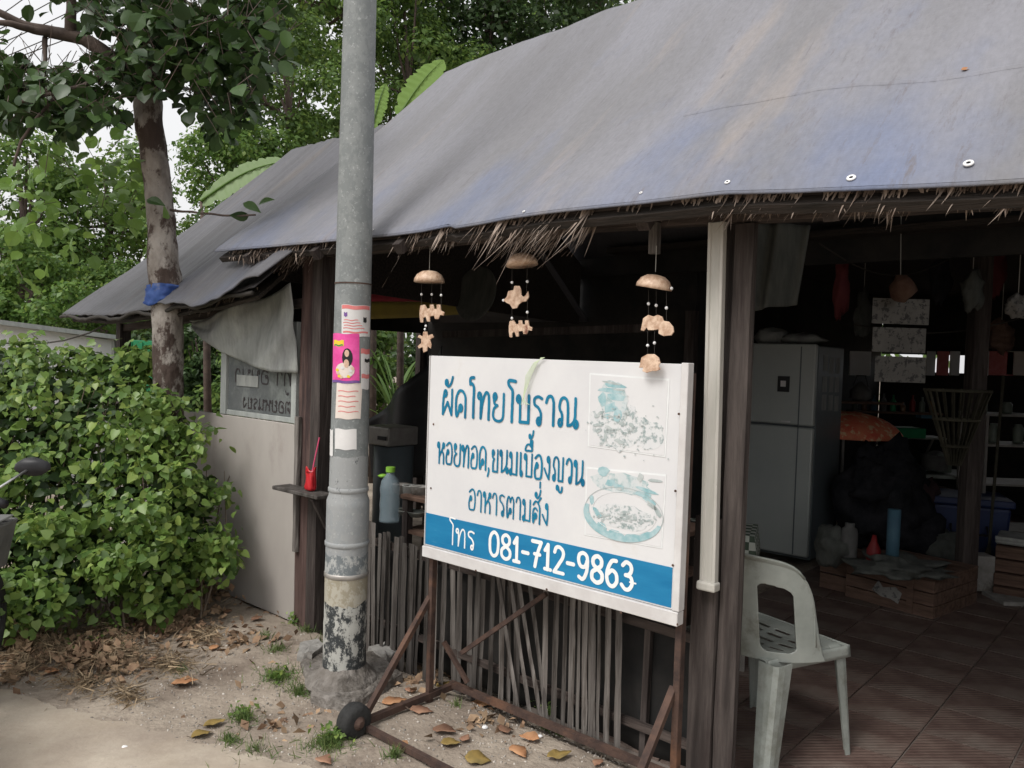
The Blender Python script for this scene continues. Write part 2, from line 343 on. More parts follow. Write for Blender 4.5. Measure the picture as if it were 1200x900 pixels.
# hand-painted letters as brush strokes: each glyph is (advance, [polylines]); 'o' marks a small loop
def _o(x, y, r=.11): return [(x + r * math.cos(2 * math.pi * k / 10), y + r * 1.05 * math.sin(2 * math.pi * k / 10)) for k in range(11)]
GL = {
 'ผ': (1.0, [_o(.30, .84), [(.19, .84), (.12, .5), (.12, .02)], [(.12, .02), (.5, .5)], [(.5, .5), (.86, .02)], [(.86, .02), (.88, .5), (.88, 1)]]),
 'ั': (0, [_o(-.62, 1.30, .09), [(-.70, 1.24), (-.45, 1.15), (-.22, 1.28), (-.10, 1.52)]]),
 'ด': (1.0, [_o(.50, .34), [(.38, .28), (.18, .0), (.10, .35), (.12, .72), (.32, .98), (.62, 1.0), (.86, .82), (.90, .5), (.90, .0)]]),
 'ต': (1.0, [_o(.50, .34), [(.38, .28), (.18, .0), (.10, .35), (.10, .75), (.26, 1.0), (.44, .90), (.50, .76)], [(.50, .76), (.58, .92), (.74, 1.0), (.90, .78), (.90, .4), (.90, .0)]]),
 'ไ': (.62, [[(.42, .0), (.42, .6), (.42, 1.12), (.26, 1.28), (.12, 1.26)], [(.12, 1.26), (.12, 1.48), (.40, 1.52)]]),
 'โ': (.62, [[(.42, .0), (.42, .6), (.42, 1.10), (.26, 1.24), (.10, 1.36), (.14, 1.50), (.62, 1.48)]]),
 'ท': (1.0, [_o(.12, .86), [(.24, .90), (.26, .5), (.26, .02)], [(.26, .02), (.38, .6), (.62, .98), (.84, .92), (.90, .6), (.90, .0)]]),
 'ย': (1.0, [_o(.22, .88), [(.12, .84), (.20, .62), (.42, .56)], [(.42, .56), (.16, .42), (.12, .14), (.34, .0), (.70, .0), (.88, .16), (.90, .6), (.90, 1)]]),
 'บ': (1.0, [_o(.12, .86), [(.24, .90), (.26, .5), (.26, .03)], [(.26, .03), (.88, .03)], [(.88, .03), (.88, 1)]]),
 'ร': (.78, [_o(.50, .13), [(.61, .15), (.62, .40), (.44, .60), (.16, .72), (.14, .92), (.40, 1.0), (.66, .94)]]),
 'า': (.72, [[(.06, .78), (.18, .98), (.42, 1.0), (.56, .82), (.58, .5), (.58, .0)]]),
 'ณ': (1.45, [_o(.20, .13), [(.31, .15), (.30, .42), (.12, .64), (.20, .92), (.44, 1.0), (.66, .84), (.70, .4), (.70, .06)], [(.70, .06), (.95, .10), (1.16, .30), (1.18, .7), (1.18, 1.0)], _o(1.24, .12)]),
 'ญ': (1.35, [_o(.20, .13), [(.31, .15), (.30, .42), (.12, .64), (.20, .92), (.44, 1.0), (.66, .84), (.70, .4), (.70, .03)], [(.70, .03), (1.16, .03)], [(1.16, .03), (1.16, 1.0)], _o(.62, -.26, .08), [(.72, -.22), (.84, -.42), (1.08, -.40), (1.14, -.22)]]),
 'ห': (1.0, [_o(.12, .86), [(.24, .90), (.26, .5), (.26, .0)], [(.26, .30), (.50, .54), (.74, .54), (.88, .34), (.88, .0)], _o(.84, .86), [(.74, .80), (.60, .60), (.46, .50)]]),
 'อ': (1.0, [_o(.34, .56, .10), [(.22, .56), (.12, .30), (.20, .03), (.50, .0), (.80, .04), (.90, .30), (.90, .66), (.74, .95), (.46, 1.0), (.14, .86)]]),
 'ข': (.92, [_o(.22, .86, .10), [(.12, .82), (.20, .64), (.36, .60)], [(.36, .60), (.24, .40), (.24, .03)], [(.24, .03), (.80, .03)], [(.80, .03), (.80, 1)]]),
 'น': (1.08, [_o(.12, .86), [(.24, .90), (.26, .5), (.26, .03)], [(.26, .03), (.60, .14), (.84, .36), (.88, .7), (.88, 1)], _o(.94, .13)]),
 'ม': (1.0, [_o(.12, .86), [(.24, .90), (.27, .5), (.27, .14)], _o(.16, .12), [(.27, .05), (.88, .03)], [(.88, .03), (.88, 1)]]),
 'เ': (.5, [[(.20, 1.0), (.20, .5), (.20, .14)], _o(.31, .12)]),
 'ื': (0, [[(-.92, 1.16), (-.80, 1.36), (-.50, 1.42), (-.20, 1.30), (-.14, 1.16), (-.5, 1.15), (-.92, 1.16)], [(-.34, 1.36), (-.32, 1.58)], [(-.14, 1.2), (-.12, 1.58)]]),
 '้': (0, [_o(-.44, 1.74, .07), [(-.46, 1.68), (-.30, 1.64), (-.12, 1.78), (-.04, 1.98)]]),
 '่': (0, [[(-.18, 1.64), (-.18, 1.88)]]),
 'ง': (.82, [_o(.50, .86), [(.61, .88), (.64, .5), (.58, .04)], [(.58, .04), (.30, .24), (.06, .46)]]),
 'ว': (.76, [_o(.48, .14), [(.59, .16), (.64, .5), (.60, .84), (.38, 1.0), (.16, .94), (.06, .78)]]),
 'ส': (1.0, [_o(.40, .34), [(.30, .28), (.16, .0), (.10, .3), (.14, .60), (.36, .70), (.60, .60)], [(.12, .84), (.34, 1.0), (.62, .96), (.86, .74), (.88, .4), (.88, .0)], [(.66, .98), (.96, 1.2)]]),
 ',': (.34, [[(.16, .10), (.18, -.04), (.06, -.26)]]),
 ' ': (.5, []),
 '0': (.92, [[(.46, 1.0), (.16, .84), (.08, .5), (.16, .14), (.46, .0), (.76, .14), (.84, .5), (.76, .86), (.46, 1.0)]]),
 '8': (.92, [[(.46, .53), (.18, .66), (.16, .88), (.46, 1.0), (.74, .88), (.72, .66), (.46, .53), (.12, .36), (.12, .12), (.46, .0), (.80, .12), (.80, .36), (.46, .53)]]),
 '1': (.62, [[(.10, .74), (.34, .98)], [(.34, .98), (.34, .0)], [(.10, .0), (.58, .0)]]),
 '-': (.66, [[(.08, .46), (.54, .46)]]),
 '7': (.88, [[(.08, 1.0), (.80, 1.0)], [(.80, 1.0), (.50, .5), (.34, .0)], [(.28, .5), (.72, .5)]]),
 '2': (.90, [[(.10, .78), (.22, .97), (.50, 1.0), (.76, .86), (.74, .62), (.44, .32), (.10, .0)], [(.10, .0), (.82, .0)]]),
 '9': (.90, [[(.74, .70), (.60, .50), (.30, .48), (.12, .68), (.18, .92), (.46, 1.0), (.72, .90), (.78, .62), (.70, .24), (.46, .0), (.18, .06)]]),
 '6': (.92, [[(.72, .96), (.42, .92), (.16, .62), (.10, .28), (.26, .04), (.56, .0), (.80, .20), (.74, .48), (.44, .58), (.16, .42)]]),
 '3': (.90, [[(.12, .86), (.36, 1.0), (.66, .92), (.72, .72), (.56, .56), (.34, .52)], [(.34, .52), (.68, .48), (.80, .26), (.62, .04), (.34, .0), (.08, .14)]]),
}
for k_ in ('ั', 'ื', '้', '่'): GL[k_] = (0, [[(x - .14, y) for x, y in p] for p in GL[k_][1]])
def smooth_path(p, k=5):
    if len(p) < 3: return [Vector((*q, 0)) for q in p]
    out = []; P = [Vector((*q, 0)) for q in p]; closed = (P[0] - P[-1]).length < 1e-6
    for i in range(len(P) - 1):
        a = P[i - 1] if i else (P[-2] if closed else P[0]); b = P[i]; c = P[i + 1]; d = P[i + 2] if i + 2 < len(P) else (P[1] if closed else P[-1])
        for j in range(k):
            t = j / k; out.append(.5 * ((2 * b) + (c - a) * t + (2 * a - 5 * b + 4 * c - d) * t * t + (3 * b - a - 3 * c + d) * t ** 3))
    return out + [P[-1]]
def paint(s, m, parent, x0, x1, z0, h, y, pen, name='letter', mirror=False, wob=.012):
    adv = sum(GL[c][0] + (.14 if GL[c][0] else 0) for c in s) - .14; sx = (x1 - x0) / adv; cx = 0; ln = 0
    for ch_ in s:
        a, st = GL[ch_]; b = MB(); jy = random.uniform(-.02, .02)
        for path in st:
            pts = smooth_path(path); ln = (ln + 1) % 12; yy = y - .00010 * ln
            Q = [Vector(((cx + p.x + random.gauss(0, wob) * .3) * sx, (p.y + jy) * h, 0)) for p in pts]; n = len(Q); k0 = len(b.v); r = pen / 2 * random.uniform(.9, 1.08)
            ribs = []
            d0 = (Q[1] - Q[0]).normalized(); d1 = (Q[-1] - Q[-2]).normalized()
            for ang in (75, 50, 25): ribs.append((Q[0] - d0 * r * math.sin(R(ang)), d0, r * math.cos(R(ang))))
            for i in range(n): d = (Q[min(i + 1, n - 1)] - Q[max(i - 1, 0)]).normalized(); ribs.append((Q[i], d, r))
            for ang in (25, 50, 75): ribs.append((Q[-1] + d1 * r * math.sin(R(ang)), d1, r * math.cos(R(ang))))
            for i, (c, d, rr) in enumerate(ribs):
                nn = Vector((-d.y, d.x, 0)); 
                for sgn in (-1, 1):
                    q = c + nn * rr * sgn; X = (x1 - q.x) if mirror else (x0 + q.x); b.v.append((X, yy - .000004 * i, z0 + q.y))
                if i: f = k0 + 2 * i; b.f.append((f - 2, f - 1, f + 1, f))
        cx += a + (.14 if a else 0)
        if st: b.build(name, m, parent)
# ------------------------------------------------------------------ leaf templates and masses
def leaf_template(l=1, wd=.6, seg=4, fold=.18, droop=.25, heart=0):
    vs = []; fs = []
    for i in range(seg + 1):
        t = i / seg
        ww = wd / 2 * (math.sin(math.pi * min(1, t ** .72)) if not heart else (math.sin(math.pi * t ** .55) if t > 0 else 0))
        ww = max(ww, .012 * l)
        z = -droop * t * t * l
        x = t * l - (heart * .0)
        vs += [(x, -ww, z + fold * ww * 2 - .0), (x, 0, z), (x, ww, z + fold * ww * 2)]
        if i:
            a = (i - 1) * 3; fs += [(a, a + 3, a + 4, a + 1), (a + 1, a + 4, a + 5, a + 2)]
    return np.array(vs), fs
def rand_mats(n, pos, nrm, size, tilt=.5, axis=None):
    """n leaf frames: local z ~ nrm with random tilt, local x = axis biased downwards"""
    nr = nrm + rng.normal(0, tilt, (n, 3)); nr /= np.linalg.norm(nr, axis=1)[:, None] + 1e-9
    ax = rng.normal(0, 1, (n, 3)) if axis is None else axis + rng.normal(0, .5, (n, 3))
    ax -= (ax * nr).sum(1)[:, None] * nr; ax /= np.linalg.norm(ax, axis=1)[:, None] + 1e-9
    by = np.cross(nr, ax)
    return ax, by, nr, size
def leaf_mass(name, m, parent, pos, frames, tmpl, kind='stuff'):
    ax, by, nr, size = frames; tv, tf = tmpl; n = len(pos)
    V = pos[:, None, :] + size[:, None, None] * (tv[None, :, 0:1] * ax[:, None, :] + tv[None, :, 1:2] * by[:, None, :] + tv[None, :, 2:3] * nr[:, None, :])
    V = V.reshape(-1, 3); F = (np.array(tf)[None] + (np.arange(n) * len(tv))[:, None, None]).reshape(-1, len(tf[0]))
    me = bpy.data.meshes.new(name); me.vertices.add(len(V)); me.vertices.foreach_set('co', V.ravel())
    k = F.shape[1]; me.loops.add(F.size); me.loops.foreach_set('vertex_index', F.ravel().astype(np.int32))
    me.polygons.add(len(F)); me.polygons.foreach_set('loop_start', np.arange(0, F.size, k, dtype=np.int32))
    me.polygons.foreach_set('loop_total', np.full(len(F), k, dtype=np.int32))
    me.update(calc_edges=True); me.materials.append(m)
    if parent and parent.name in OFF:
        V2 = V - np.array(OFF[parent.name]); me.vertices.foreach_set('co', V2.ravel()); me.update()
    o = link(name, me, parent)
    if kind: o['kind'] = kind
    return o
def leaf_objects(name, me, parent, pos, frames, idx):
    ax, by, nr, size = frames; off = OFF.get(parent.name, Vector((0, 0, 0)))
    for i in idx:
        o = bpy.data.objects.new(name, me); COL.objects.link(o); o.parent = parent
        s = float(size[i])
        mt = Matrix(((ax[i][0], by[i][0], nr[i][0], 0), (ax[i][1], by[i][1], nr[i][1], 0), (ax[i][2], by[i][2], nr[i][2], 0), (0, 0, 0, 1)))
        o.matrix_basis = Matrix.Translation(Vector(pos[i]) - off) @ mt @ Matrix.Scale(s, 4)
QUAD = (np.array([(0, 0, 0), (.5, -.32, .09), (1, 0, -.06), (.5, .32, .09)]), [(0, 1, 2, 3)])
def clump_points(clumps, per, spread=.5, shell=.55):
    """points and outward normals in a set of ellipsoid clumps (c, r)"""
    P = []; Nn = []
    for (c, r), k in zip(clumps, per):
        d = rng.normal(0, 1, (k, 3)); d /= np.linalg.norm(d, axis=1)[:, None]
        rr = shell + (1 - shell) * rng.random(k) ** .6 + rng.normal(0, .06, k)
        P.append(np.array(c) + d * rr[:, None] * np.array(r)); Nn.append(d + np.array([0, 0, .55]))
    return np.concatenate(P), np.concatenate(Nn)
# ================================================================== THE SETTING
def gh(x, y):
    u, v = loc(Vector((x, y, 0)))[:2]
    h = .012 * noise.noise(Vector((x * 1.3, y * 1.3, 0))) + .009 * noise.noise(Vector((x * 6, y * 6, 3))) + .005 * noise.noise(Vector((x * 19, y * 19, 7)))
    if v < 0: h += .035 * math.exp(-((v + .25) / .3) ** 2) * (1 if u < .6 else .3)
    if v > .1: h = -.045
    elif v > -.02: h = h * (1 - (v + .02) / .12) - .045 * (v + .02) / .12
    if y > 9: h = -.05
    return h
def axis_(far, a, b, n): return [-f for f in far] + list(np.linspace(a, b, n)) + far
gx = [-900, -300, -100, -40, -18, -9, -6] + list(np.linspace(-4.2, 2.6, 272)) + [3.4, 5, 8, 16, 40, 100, 300, 900]
gy = [-900, -300, -60, -15, -4, 0, 1.2] + list(np.linspace(2.0, 6.4, 176)) + [7.4, 9, 12, 20, 40, 100, 300, 900]
gv = [(x, y, gh(x, y) if -6 < x < 5 and 1 < y < 8 else -.05 if y > 7 else 0) for x in gx for y in gy]
gf = []; ny = len(gy)
for i in range(len(gx) - 1):
    for j in range(ny - 1):
        a = i * ny + j; gf.append((a, a + ny, a + ny + 1, a + 1))
M['soil'] = mat('trodden_soil', (.215, .175, .14), (.37, .315, .255), .95, 2.6, detail=10, bump=.9, bscale=45, c3=(.12, .09, .07), s3=1.7, t3=(.52, .68), dist=.012)
M['road'] = mat('pale_packed_dirt', (.36, .30, .235), (.46, .40, .325), .95, 3, detail=10, bump=.5, bscale=50, c3=(.27, .22, .18), s3=1.2, t3=(.5, .75), dist=.006)
g_ = MB(); g_.v = gv; g_.f = gf; g_.build('ground', M['soil'], smooth=True, kind='structure')
def road_edge(x): return 3.40 - .357 * (x + 2.18) + .10 * noise.noise(Vector((x * 1.6, 4, 0))) + .04 * noise.noise(Vector((x * 7, 9, 0)))
rx = list(np.linspace(-4.2, 2.6, 220)); rv = []; rf = []
K = 40
for x in rx:
    ye = road_edge(x)
    for k in range(K + 1):
        y = -3 + (ye + 3) * (k / K) ** .6
        z = gh(x, y) if y > 1.2 else 0
        rv.append((x, y, z * .8 + .006 - (.010 if k == K else 0)))
for i in range(len(rx) - 1):
    for k in range(K):
        a = i * (K + 1) + k; rf.append((a, a + K + 1, a + K + 2, a + 1))
g_ = MB(); g_.v = rv; g_.f = rf; g_.build('dirt_road', M['road'], smooth=True, kind='structure')

# ------------------------------------------------------------------ tiled floor of the stall
M['tile'] = mat('worn_red_tile', (.085, .052, .044), (.17, .12, .10), .6, 5, detail=8, c3=(.17, .15, .13), s3=1.3, t3=(.5, .75), rnd=.12, spec=.4)
tn = M['tile'].node_tree; tb = tn.nodes['Principled BSDF']; tcc = tn.nodes.new('ShaderNodeTexCoord'); mpp = tn.nodes.new('ShaderNodeMapping')
mpp.inputs['Rotation'].default_value = (0, 0, R(45)); chk = tn.nodes.new('ShaderNodeTexWave'); chk.inputs['Scale'].default_value = 14; chk.inputs['Distortion'].default_value = .6
tn.links.new(tcc.outputs['Object'], mpp.inputs[0]); tn.links.new(mpp.outputs[0], chk.inputs['Vector'])
bpp = tn.nodes.new('ShaderNodeBump'); bpp.inputs['Strength'].default_value = .5; bpp.inputs['Distance'].default_value = .004
tn.links.new(chk.outputs[0], bpp.inputs['Height']); tn.links.new(bpp.outputs[0], tb.inputs['Normal'])
M['grout'] = mat('floor_grout', (.15, .125, .11), (.21, .18, .16), .9, 8)
fl = empty('tiled_floor', A0, ANG); fl['kind'] = 'structure'
MB().box(1.38, 5.2, .10, 7.6, -.03, .002).build('floor_bed', M['grout'], fl)
TS = .33
tmb = MB(); tmb.box(-TS / 2 + .004, TS / 2 - .004, -TS / 2 + .004, TS / 2 - .004, 0, .008)
tme = tmb.mesh('floor_tile', M['tile'])
nt_ = 0
for i in range(11):
    for j in range(22):
        u = 1.55 + TS * i; v = .28 + TS * j
        if nt_ >= 295: break
        P = W(u, v, 0)
        if P.y > 0 and (P.x / P.y) > .16 and (P.x / P.y) < .80:
            o = bpy.data.objects.new('floor_tile', tme); COL.objects.link(o); o.parent = fl
            o.location = (u, v, .0025 + random.uniform(-.0006, .0006)); o.rotation_euler = (random.uniform(-.003, .003), random.uniform(-.003, .003), 0); nt_ += 1

# ================================================================== THE STALL
ST = empty('food_stall', A0, ANG, 'open wooden food stall under a faded blue-grey tarpaulin roof over thatch', 'food stall')
def ze(u): return float(np.interp(u, [-.62, .75, 1.75, 2.43, 2.8, 3.2, 4.7], [2.045, 2.02, 2.024, 2.02, 1.99, 1.965, 1.95]))
def zr(u): return 3.42 + (u + .5) * .05
def wr(u, v, s=1):      # creases and sag of the cloth
    a = noise.noise(Vector((u * 3.2 + v * 1.4, v * .55, 2))) * .014 + noise.noise(Vector((u * 9 + v * 4, v * 1.2, 8))) * .0045 + noise.noise(Vector((u * .8, v * .9, 5))) * .03
    return a * s
def ve(u): return float(np.interp(u, [1.0, 1.6], [-.205, -.30]))
def main_roof(s, t, dz=0, amp=1):
    u0 = -.74 + .26 * t; u = u0 + (4.75 - u0) * s; v = ve(u) + (1.3 - ve(u)) * t
    z = ze(u) + (.012 if u < 1.2 else 0) + (zr(u) - ze(u)) * (t - .035 * math.sin(math.pi * t)) + wr(u, v, amp) * min(1, .25 + t * 3)
    if t < .04: z -= .012 * (1 - t / .04)
    return Vector((u, v, z + dz))
mr_ = MB().grid(lambda s, t: main_roof(s, t), 150, 60).build('tarp_sheet', M['tarp'], ST, smooth=True, solid=.006)
MB().grid(lambda s, t: Vector((-.5 + 5.25 * s, 1.3 + 1.65 * t, zr(-.5 + 5.25 * s) - 1.1 * t)), 20, 8).build('rear_roof_slope', M['tarp2'], ST, smooth=True, solid=.02)
# seam and hem
def on_roof_px(x, y):
    best = None
    d = ray(x, y)
    for k in range(400):
        P = loc(CAM + d * (2 + k * .02))
        t = (P.y - ve(P.x)) / (1.3 - ve(P.x))
        if t < 0: continue
        u0 = -.74 + .26 * t; s = (P.x - u0) / (4.75 - u0)
        if 0 <= s <= 1 and P.z < main_roof(s, t).z: return s, t
    return None
s_a, t_a = on_roof_px(800, 141); s_b, t_b = on_roof_px(1195, 83)
sm = MB()
for side in (0,):
    sm.grid(lambda a, b: main_roof(s_a + (1.0 - s_a) * a, t_a + (t_b - t_a) * (s_a + (1 - s_a) * a - s_a) / (s_b - s_a) + b * .012, .005 + .0035 * math.sin(math.pi * b)), 60, 4)
sm.build('welded_seam', M['tarp'], ST, smooth=True)
hem = MB().grid(lambda a, b: main_roof(a, .003 + b * .022, .006 + .003 * math.sin(math.pi * b)), 120, 3).build('hem', M['tarp'], ST, smooth=True)
gm = MB().lathe([(.006, .002), (.0065, .004), (.011, .005), (.0135, .003), (.0145, 0)], 14).mesh('grommet', M['white'], True)
gd = MB().lathe([(.0002, .0028), (.0062, .0028)], 12).mesh('grommet_hole', M['black'])
for (x, y) in [(1135, 201), (998, 214), (853, 220), (752, 231), (615, 252), (438, 272)]:
    r_ = on_roof_px(x, y)
    if not r_: continue
    s, t = r_; p = main_roof(s, t); e = .004
    nu = (main_roof(s + e, t) - p).cross(main_roof(s, t + e) - p).normalized()
    q = nu.to_track_quat('Z', 'Y').to_matrix().to_4x4()
    for nm, me_ in (('grommet', gm), ('grommet_hole', gd)):
        if nm == 'grommet': o = link(nm, me_, ST); o.matrix_basis = Matrix.Translation(p + nu * .008) @ q @ Matrix.Scale(.9 if x > 990 else .62 if x > 800 else .42, 4); pr_ = o
        else: o = link(nm, me_, pr_)
# annex roof, lower and browner
def ze2(u): return float(np.interp(u, [-2.75, -1.9, -1.27, -.6, -.05], [1.70, 1.69, 1.715, 1.77, 1.84]))
def annex(s, t, dz=0):
    u0 = -2.72 + .42 * t; u = u0 + (-.15 - .25 * t - u0) * s; v = -.30 + 1.6 * t
    z = ze2(u) + (3.17 - ze2(u)) * (t - .02 * math.sin(math.pi * t)) + (abs(noise.noise(Vector((u * 6.5, v * .7, 3)))) * .035 + noise.noise(Vector((u * 1.6, v * .8, 11))) * .04 + noise.noise(Vector((u * 19, v * 1.6, 1))) * .008) * min(1, .5 + t)
    return Vector((u, v, z + dz))
MB().grid(annex, 90, 50).build('annex_tarp_sheet', M['tarp2'], ST, smooth=True, solid=.008)
MB().grid(lambda s, t: Vector((-2.3 + 1.9 * s, 1.3 + 1.7 * t, 3.15 - 1.35 * t)), 12, 8).build('annex_rear_slope', M['tarp2'], ST, smooth=True, solid=.02)
# second flap of cloth sagging over the eave
def flap(s, t):
    u = -1.12 + 1.10 * s + .10 * t; v = -.36 + .62 * t
    z = ze2(u) + .02 - .02 * (1 - t) + (3.17 - ze2(u)) * (v + .3) / 1.6 + .065 + .02 * math.sin(s * 9 + t) * (1 - t) + .02 * noise.noise(Vector((u * 8, v * 2, 1)))
    z -= .035 * math.sin(math.pi * s) * (1 - t)
    return Vector((u, v, z))
MB().grid(flap, 40, 20).build('tarp_flap', M['tarp3'], ST, smooth=True, solid=.008)
M['rope'] = mat('dark_rope', (.05, .045, .04), None, .9)
rp = MB(); rp.tube([annex(s, .0) + Vector((0, -.01, -.02 + .012 * math.sin(s * 30))) for s in np.linspace(0, 1, 50)], .012, 6)
rp.build('eave_roll', M['rope'], ST, smooth=True)
# underside of thatch
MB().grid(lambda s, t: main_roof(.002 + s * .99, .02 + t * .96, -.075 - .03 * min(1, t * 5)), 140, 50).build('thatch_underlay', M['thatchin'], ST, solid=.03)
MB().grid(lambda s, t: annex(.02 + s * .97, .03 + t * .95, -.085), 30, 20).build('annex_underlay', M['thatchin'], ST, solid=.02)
# rafters and purlins
rme = MB()
for i in range(9):
    u = -.4 + i * .62
    o = MB().bar((u, -.2, ze(u) - .06), (u + random.uniform(-.03, .03), 1.28, zr(u) - .24), .045, .05).build('rafter', M['wood'], ST)
MB().tube([(u, ve(u) + .07, ze(u) + .0) for u in np.linspace(-.6, 4.7, 20)], .022, 8).build('eave_purlin', M['woodx'], ST, smooth=True)
MB().tube([(u, 1.25, 2.95) for u in (-2.2, -.5)] , .03, 8).build('annex_ridge_pole', M['woodx'], ST, smooth=True)
MB().tube([(u, 1.28, zr(u) - .2) for u in np.linspace(-.5, 4.7, 6)], .035, 8).build('ridge_pole', M['woodx'], ST, smooth=True)
# front beam
def beam(u0, u1, v0, v1, zf, h, n=24):
    b = MB(); base = 0
    for i in range(n + 1):
        u = u0 + (u1 - u0) * i / n; z = zf(u) + .005 * noise.noise(Vector((u * 3, 1, 0)))
        for vv, zz in ((v0, z), (v1, z), (v1, z + h), (v0, z + h)): b.v.append((u, vv + .004 * noise.noise(Vector((u * 5, zz * 9, 2))), zz + .004 * noise.noise(Vector((u * 7, vv * 9, zz)))))
    for i in range(n):
        for k in range(4): a = i * 4; b.f.append((a + k, a + (k + 1) % 4, a + 4 + (k + 1) % 4, a + 4 + k))
    b.f += [(3, 2, 1, 0), (n * 4, n * 4 + 1, n * 4 + 2, n * 4 + 3)]
    return b
beam(-.05, 4.7, -.005, .055, lambda u: float(np.interp(u, [0, 1.75, 2.3, 3.14, 4.7], [1.995, 2.0, 1.978, 1.95, 1.93])), .075).build('front_beam', M['woodx'], ST, bevel=.004)
beam(-2.5, -.12, .0, .05, lambda u: 1.60 + (u + 2.5) * .06, .05).build('annex_beam', M['woodx'], ST, bevel=.004)
# posts
uA, uB, uC = onv(351, 560, 0).x, onv(366, 560, 0).x, onv(377, 560, 0).x
MB().post(uA, uB - .004, -.02, .06, -.03, 2.0).build('left_post_plank', M['redwood'], ST)
MB().post(uB, uC, -.03, .09, -.03, 2.02).build('left_post', M['wood'], ST)
MB().post(uA + .01, uA + .045, -.045, -.023, .42, 1.15).build('thin_batten', M['slat'], ST)
p1, p2, p3 = onv(809, 800, 0).x, onv(846, 800, 0).x, onv(863, 800, 0).x
MB().post(p1 + .02, p3 - .06, .03, .10, -.03, 1.985, j=.005).build('right_post', M['wood'], ST)
MB().post(p1, p1 + .095, -.02, .028, -.03, .98, j=.004).build('right_post_plank', M['wood'], ST)
MB().post(p1 + .098, p3, -.012, .028, -.03, 1.97, j=.004).build('right_post_cover', M['wood'], ST)
MB().post(4.6, 4.75, 0, .12, -.03, 1.95).build('far_post', M['wood'], ST)
for u, v in ((-2.45, .02), (-2.4, 2.9), (.6, 2.9)):
    MB().post(u - .04, u + .04, v - .04, v + .04, -.05, 1.66 if v < 1 else 1.9).build('rear_post', M['wood'], ST)
# cream metal channel on the right post
c0 = onv(823, 262, -.07); c1 = onv(844, 262, -.07); c2 = onv(816, 686, -.07)
ch = MB(); cz0, cz1 = c2.z, 1.975; cw = .056; cu = (c0.x + c1.x) / 2 + .012; cub = onv(827, 686, -.07).x
prof = [(-cw / 2, 0), (-cw / 2, -.028), (-cw / 2 + .012, -.028), (-cw / 2 + .012, -.022), (cw / 2 - .012, -.022), (cw / 2 - .012, -.028), (cw / 2, -.028), (cw / 2, 0)]
n = len(prof)
for z, uu in ((cz0, cub), (cz1, cu)):
    for a, b in prof: ch.v.append((uu + a, -.035 + b, z))
for k in range(n): k2 = (k + 1) % n; ch.f.append((k, k2, n + k2, n + k))
ch.f.append(tuple(reversed(range(n)))); ch.f.append(tuple(range(n, 2 * n)))
cho = ch.build('white_channel', M['chan'], ST, bevel=.002)
MB().box(cub - .034, cub + .034, -.075, -.03, cz0 - .012, cz0 + .018).build('end_cap', M['chan'], cho, bevel=.006, seg=2)
# hanging stub of wood below the beam
hu = onv(773, 280, .02).x
MB().post(hu - .018, hu + .018, -.03, .0, 1.89, 2.0, seg=5).build('hanging_block', M['slat'], ST)
MB().lathe([(.002, .02), (.010, .016), (.013, .008), (.012, 0)], 12, (onv(815, 243, 0).x, -.01, 2.035), Matrix.Rotation(R(90), 3, 'X')).build('bolt_head', M['steel'], ST, smooth=True)
# panel wall at the left
pl = MB().box(-1.30, uA - .008, -.012, .012, .02, 1.10)
pl.build('cream_panel', M['panel'], ST, bevel=.003)
MB().box(-2.5, -1.304, -.012, .012, .02, 1.088).build('cream_panel', M['panel'], ST, bevel=.003)
# dark walls that close the stall behind
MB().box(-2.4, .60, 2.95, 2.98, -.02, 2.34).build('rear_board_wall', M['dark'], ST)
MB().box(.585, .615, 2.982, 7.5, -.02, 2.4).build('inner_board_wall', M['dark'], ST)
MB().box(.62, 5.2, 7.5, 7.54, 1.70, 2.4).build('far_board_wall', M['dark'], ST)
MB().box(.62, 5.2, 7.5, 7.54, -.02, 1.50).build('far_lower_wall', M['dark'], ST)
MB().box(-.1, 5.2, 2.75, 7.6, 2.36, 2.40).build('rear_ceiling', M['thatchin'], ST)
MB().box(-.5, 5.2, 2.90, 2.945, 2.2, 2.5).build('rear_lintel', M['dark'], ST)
MB().box(5.16, 5.2, .1, 7.49, -.02, 2.35).build('unseen_light_block_wall', M['dark'], ST)  # added wall out of view, blocks side light from the interior
g2 = MB()
for u in (-.47, -.45): g2.v += [(u, v, z) for v, z in ((-.1, 1.98), (.05, 1.9), (2.9, 1.80), (2.9, 2.3), (1.3, 3.34), (-.1, 2.12))]
g2.f = [(0, 1, 2, 3, 4, 5), (11, 10, 9, 8, 7, 6)] + [(i, (i + 1) % 6, (i + 1) % 6 + 6, i + 6) for i in range(6)]
g2.build('gable_board', M['thatchin'], ST)
gb = MB(); gb.v = [(-2.36, v, z) for v, z in ((.05, 1.72), (2.9, 1.72), (2.9, 1.80), (1.3, 3.02), (.05, 1.95))] + [(-2.34, v, z) for v, z in ((.05, 1.72), (2.9, 1.72), (2.9, 1.80), (1.3, 3.02), (.05, 1.95))]
gb.f = [(0, 1, 2, 3, 4), (9, 8, 7, 6, 5)] + [(i, (i + 1) % 5 + 0, (i + 1) % 5 + 5, i + 5) for i in range(5)]
gb.build('gable_board', M['dark'], ST)
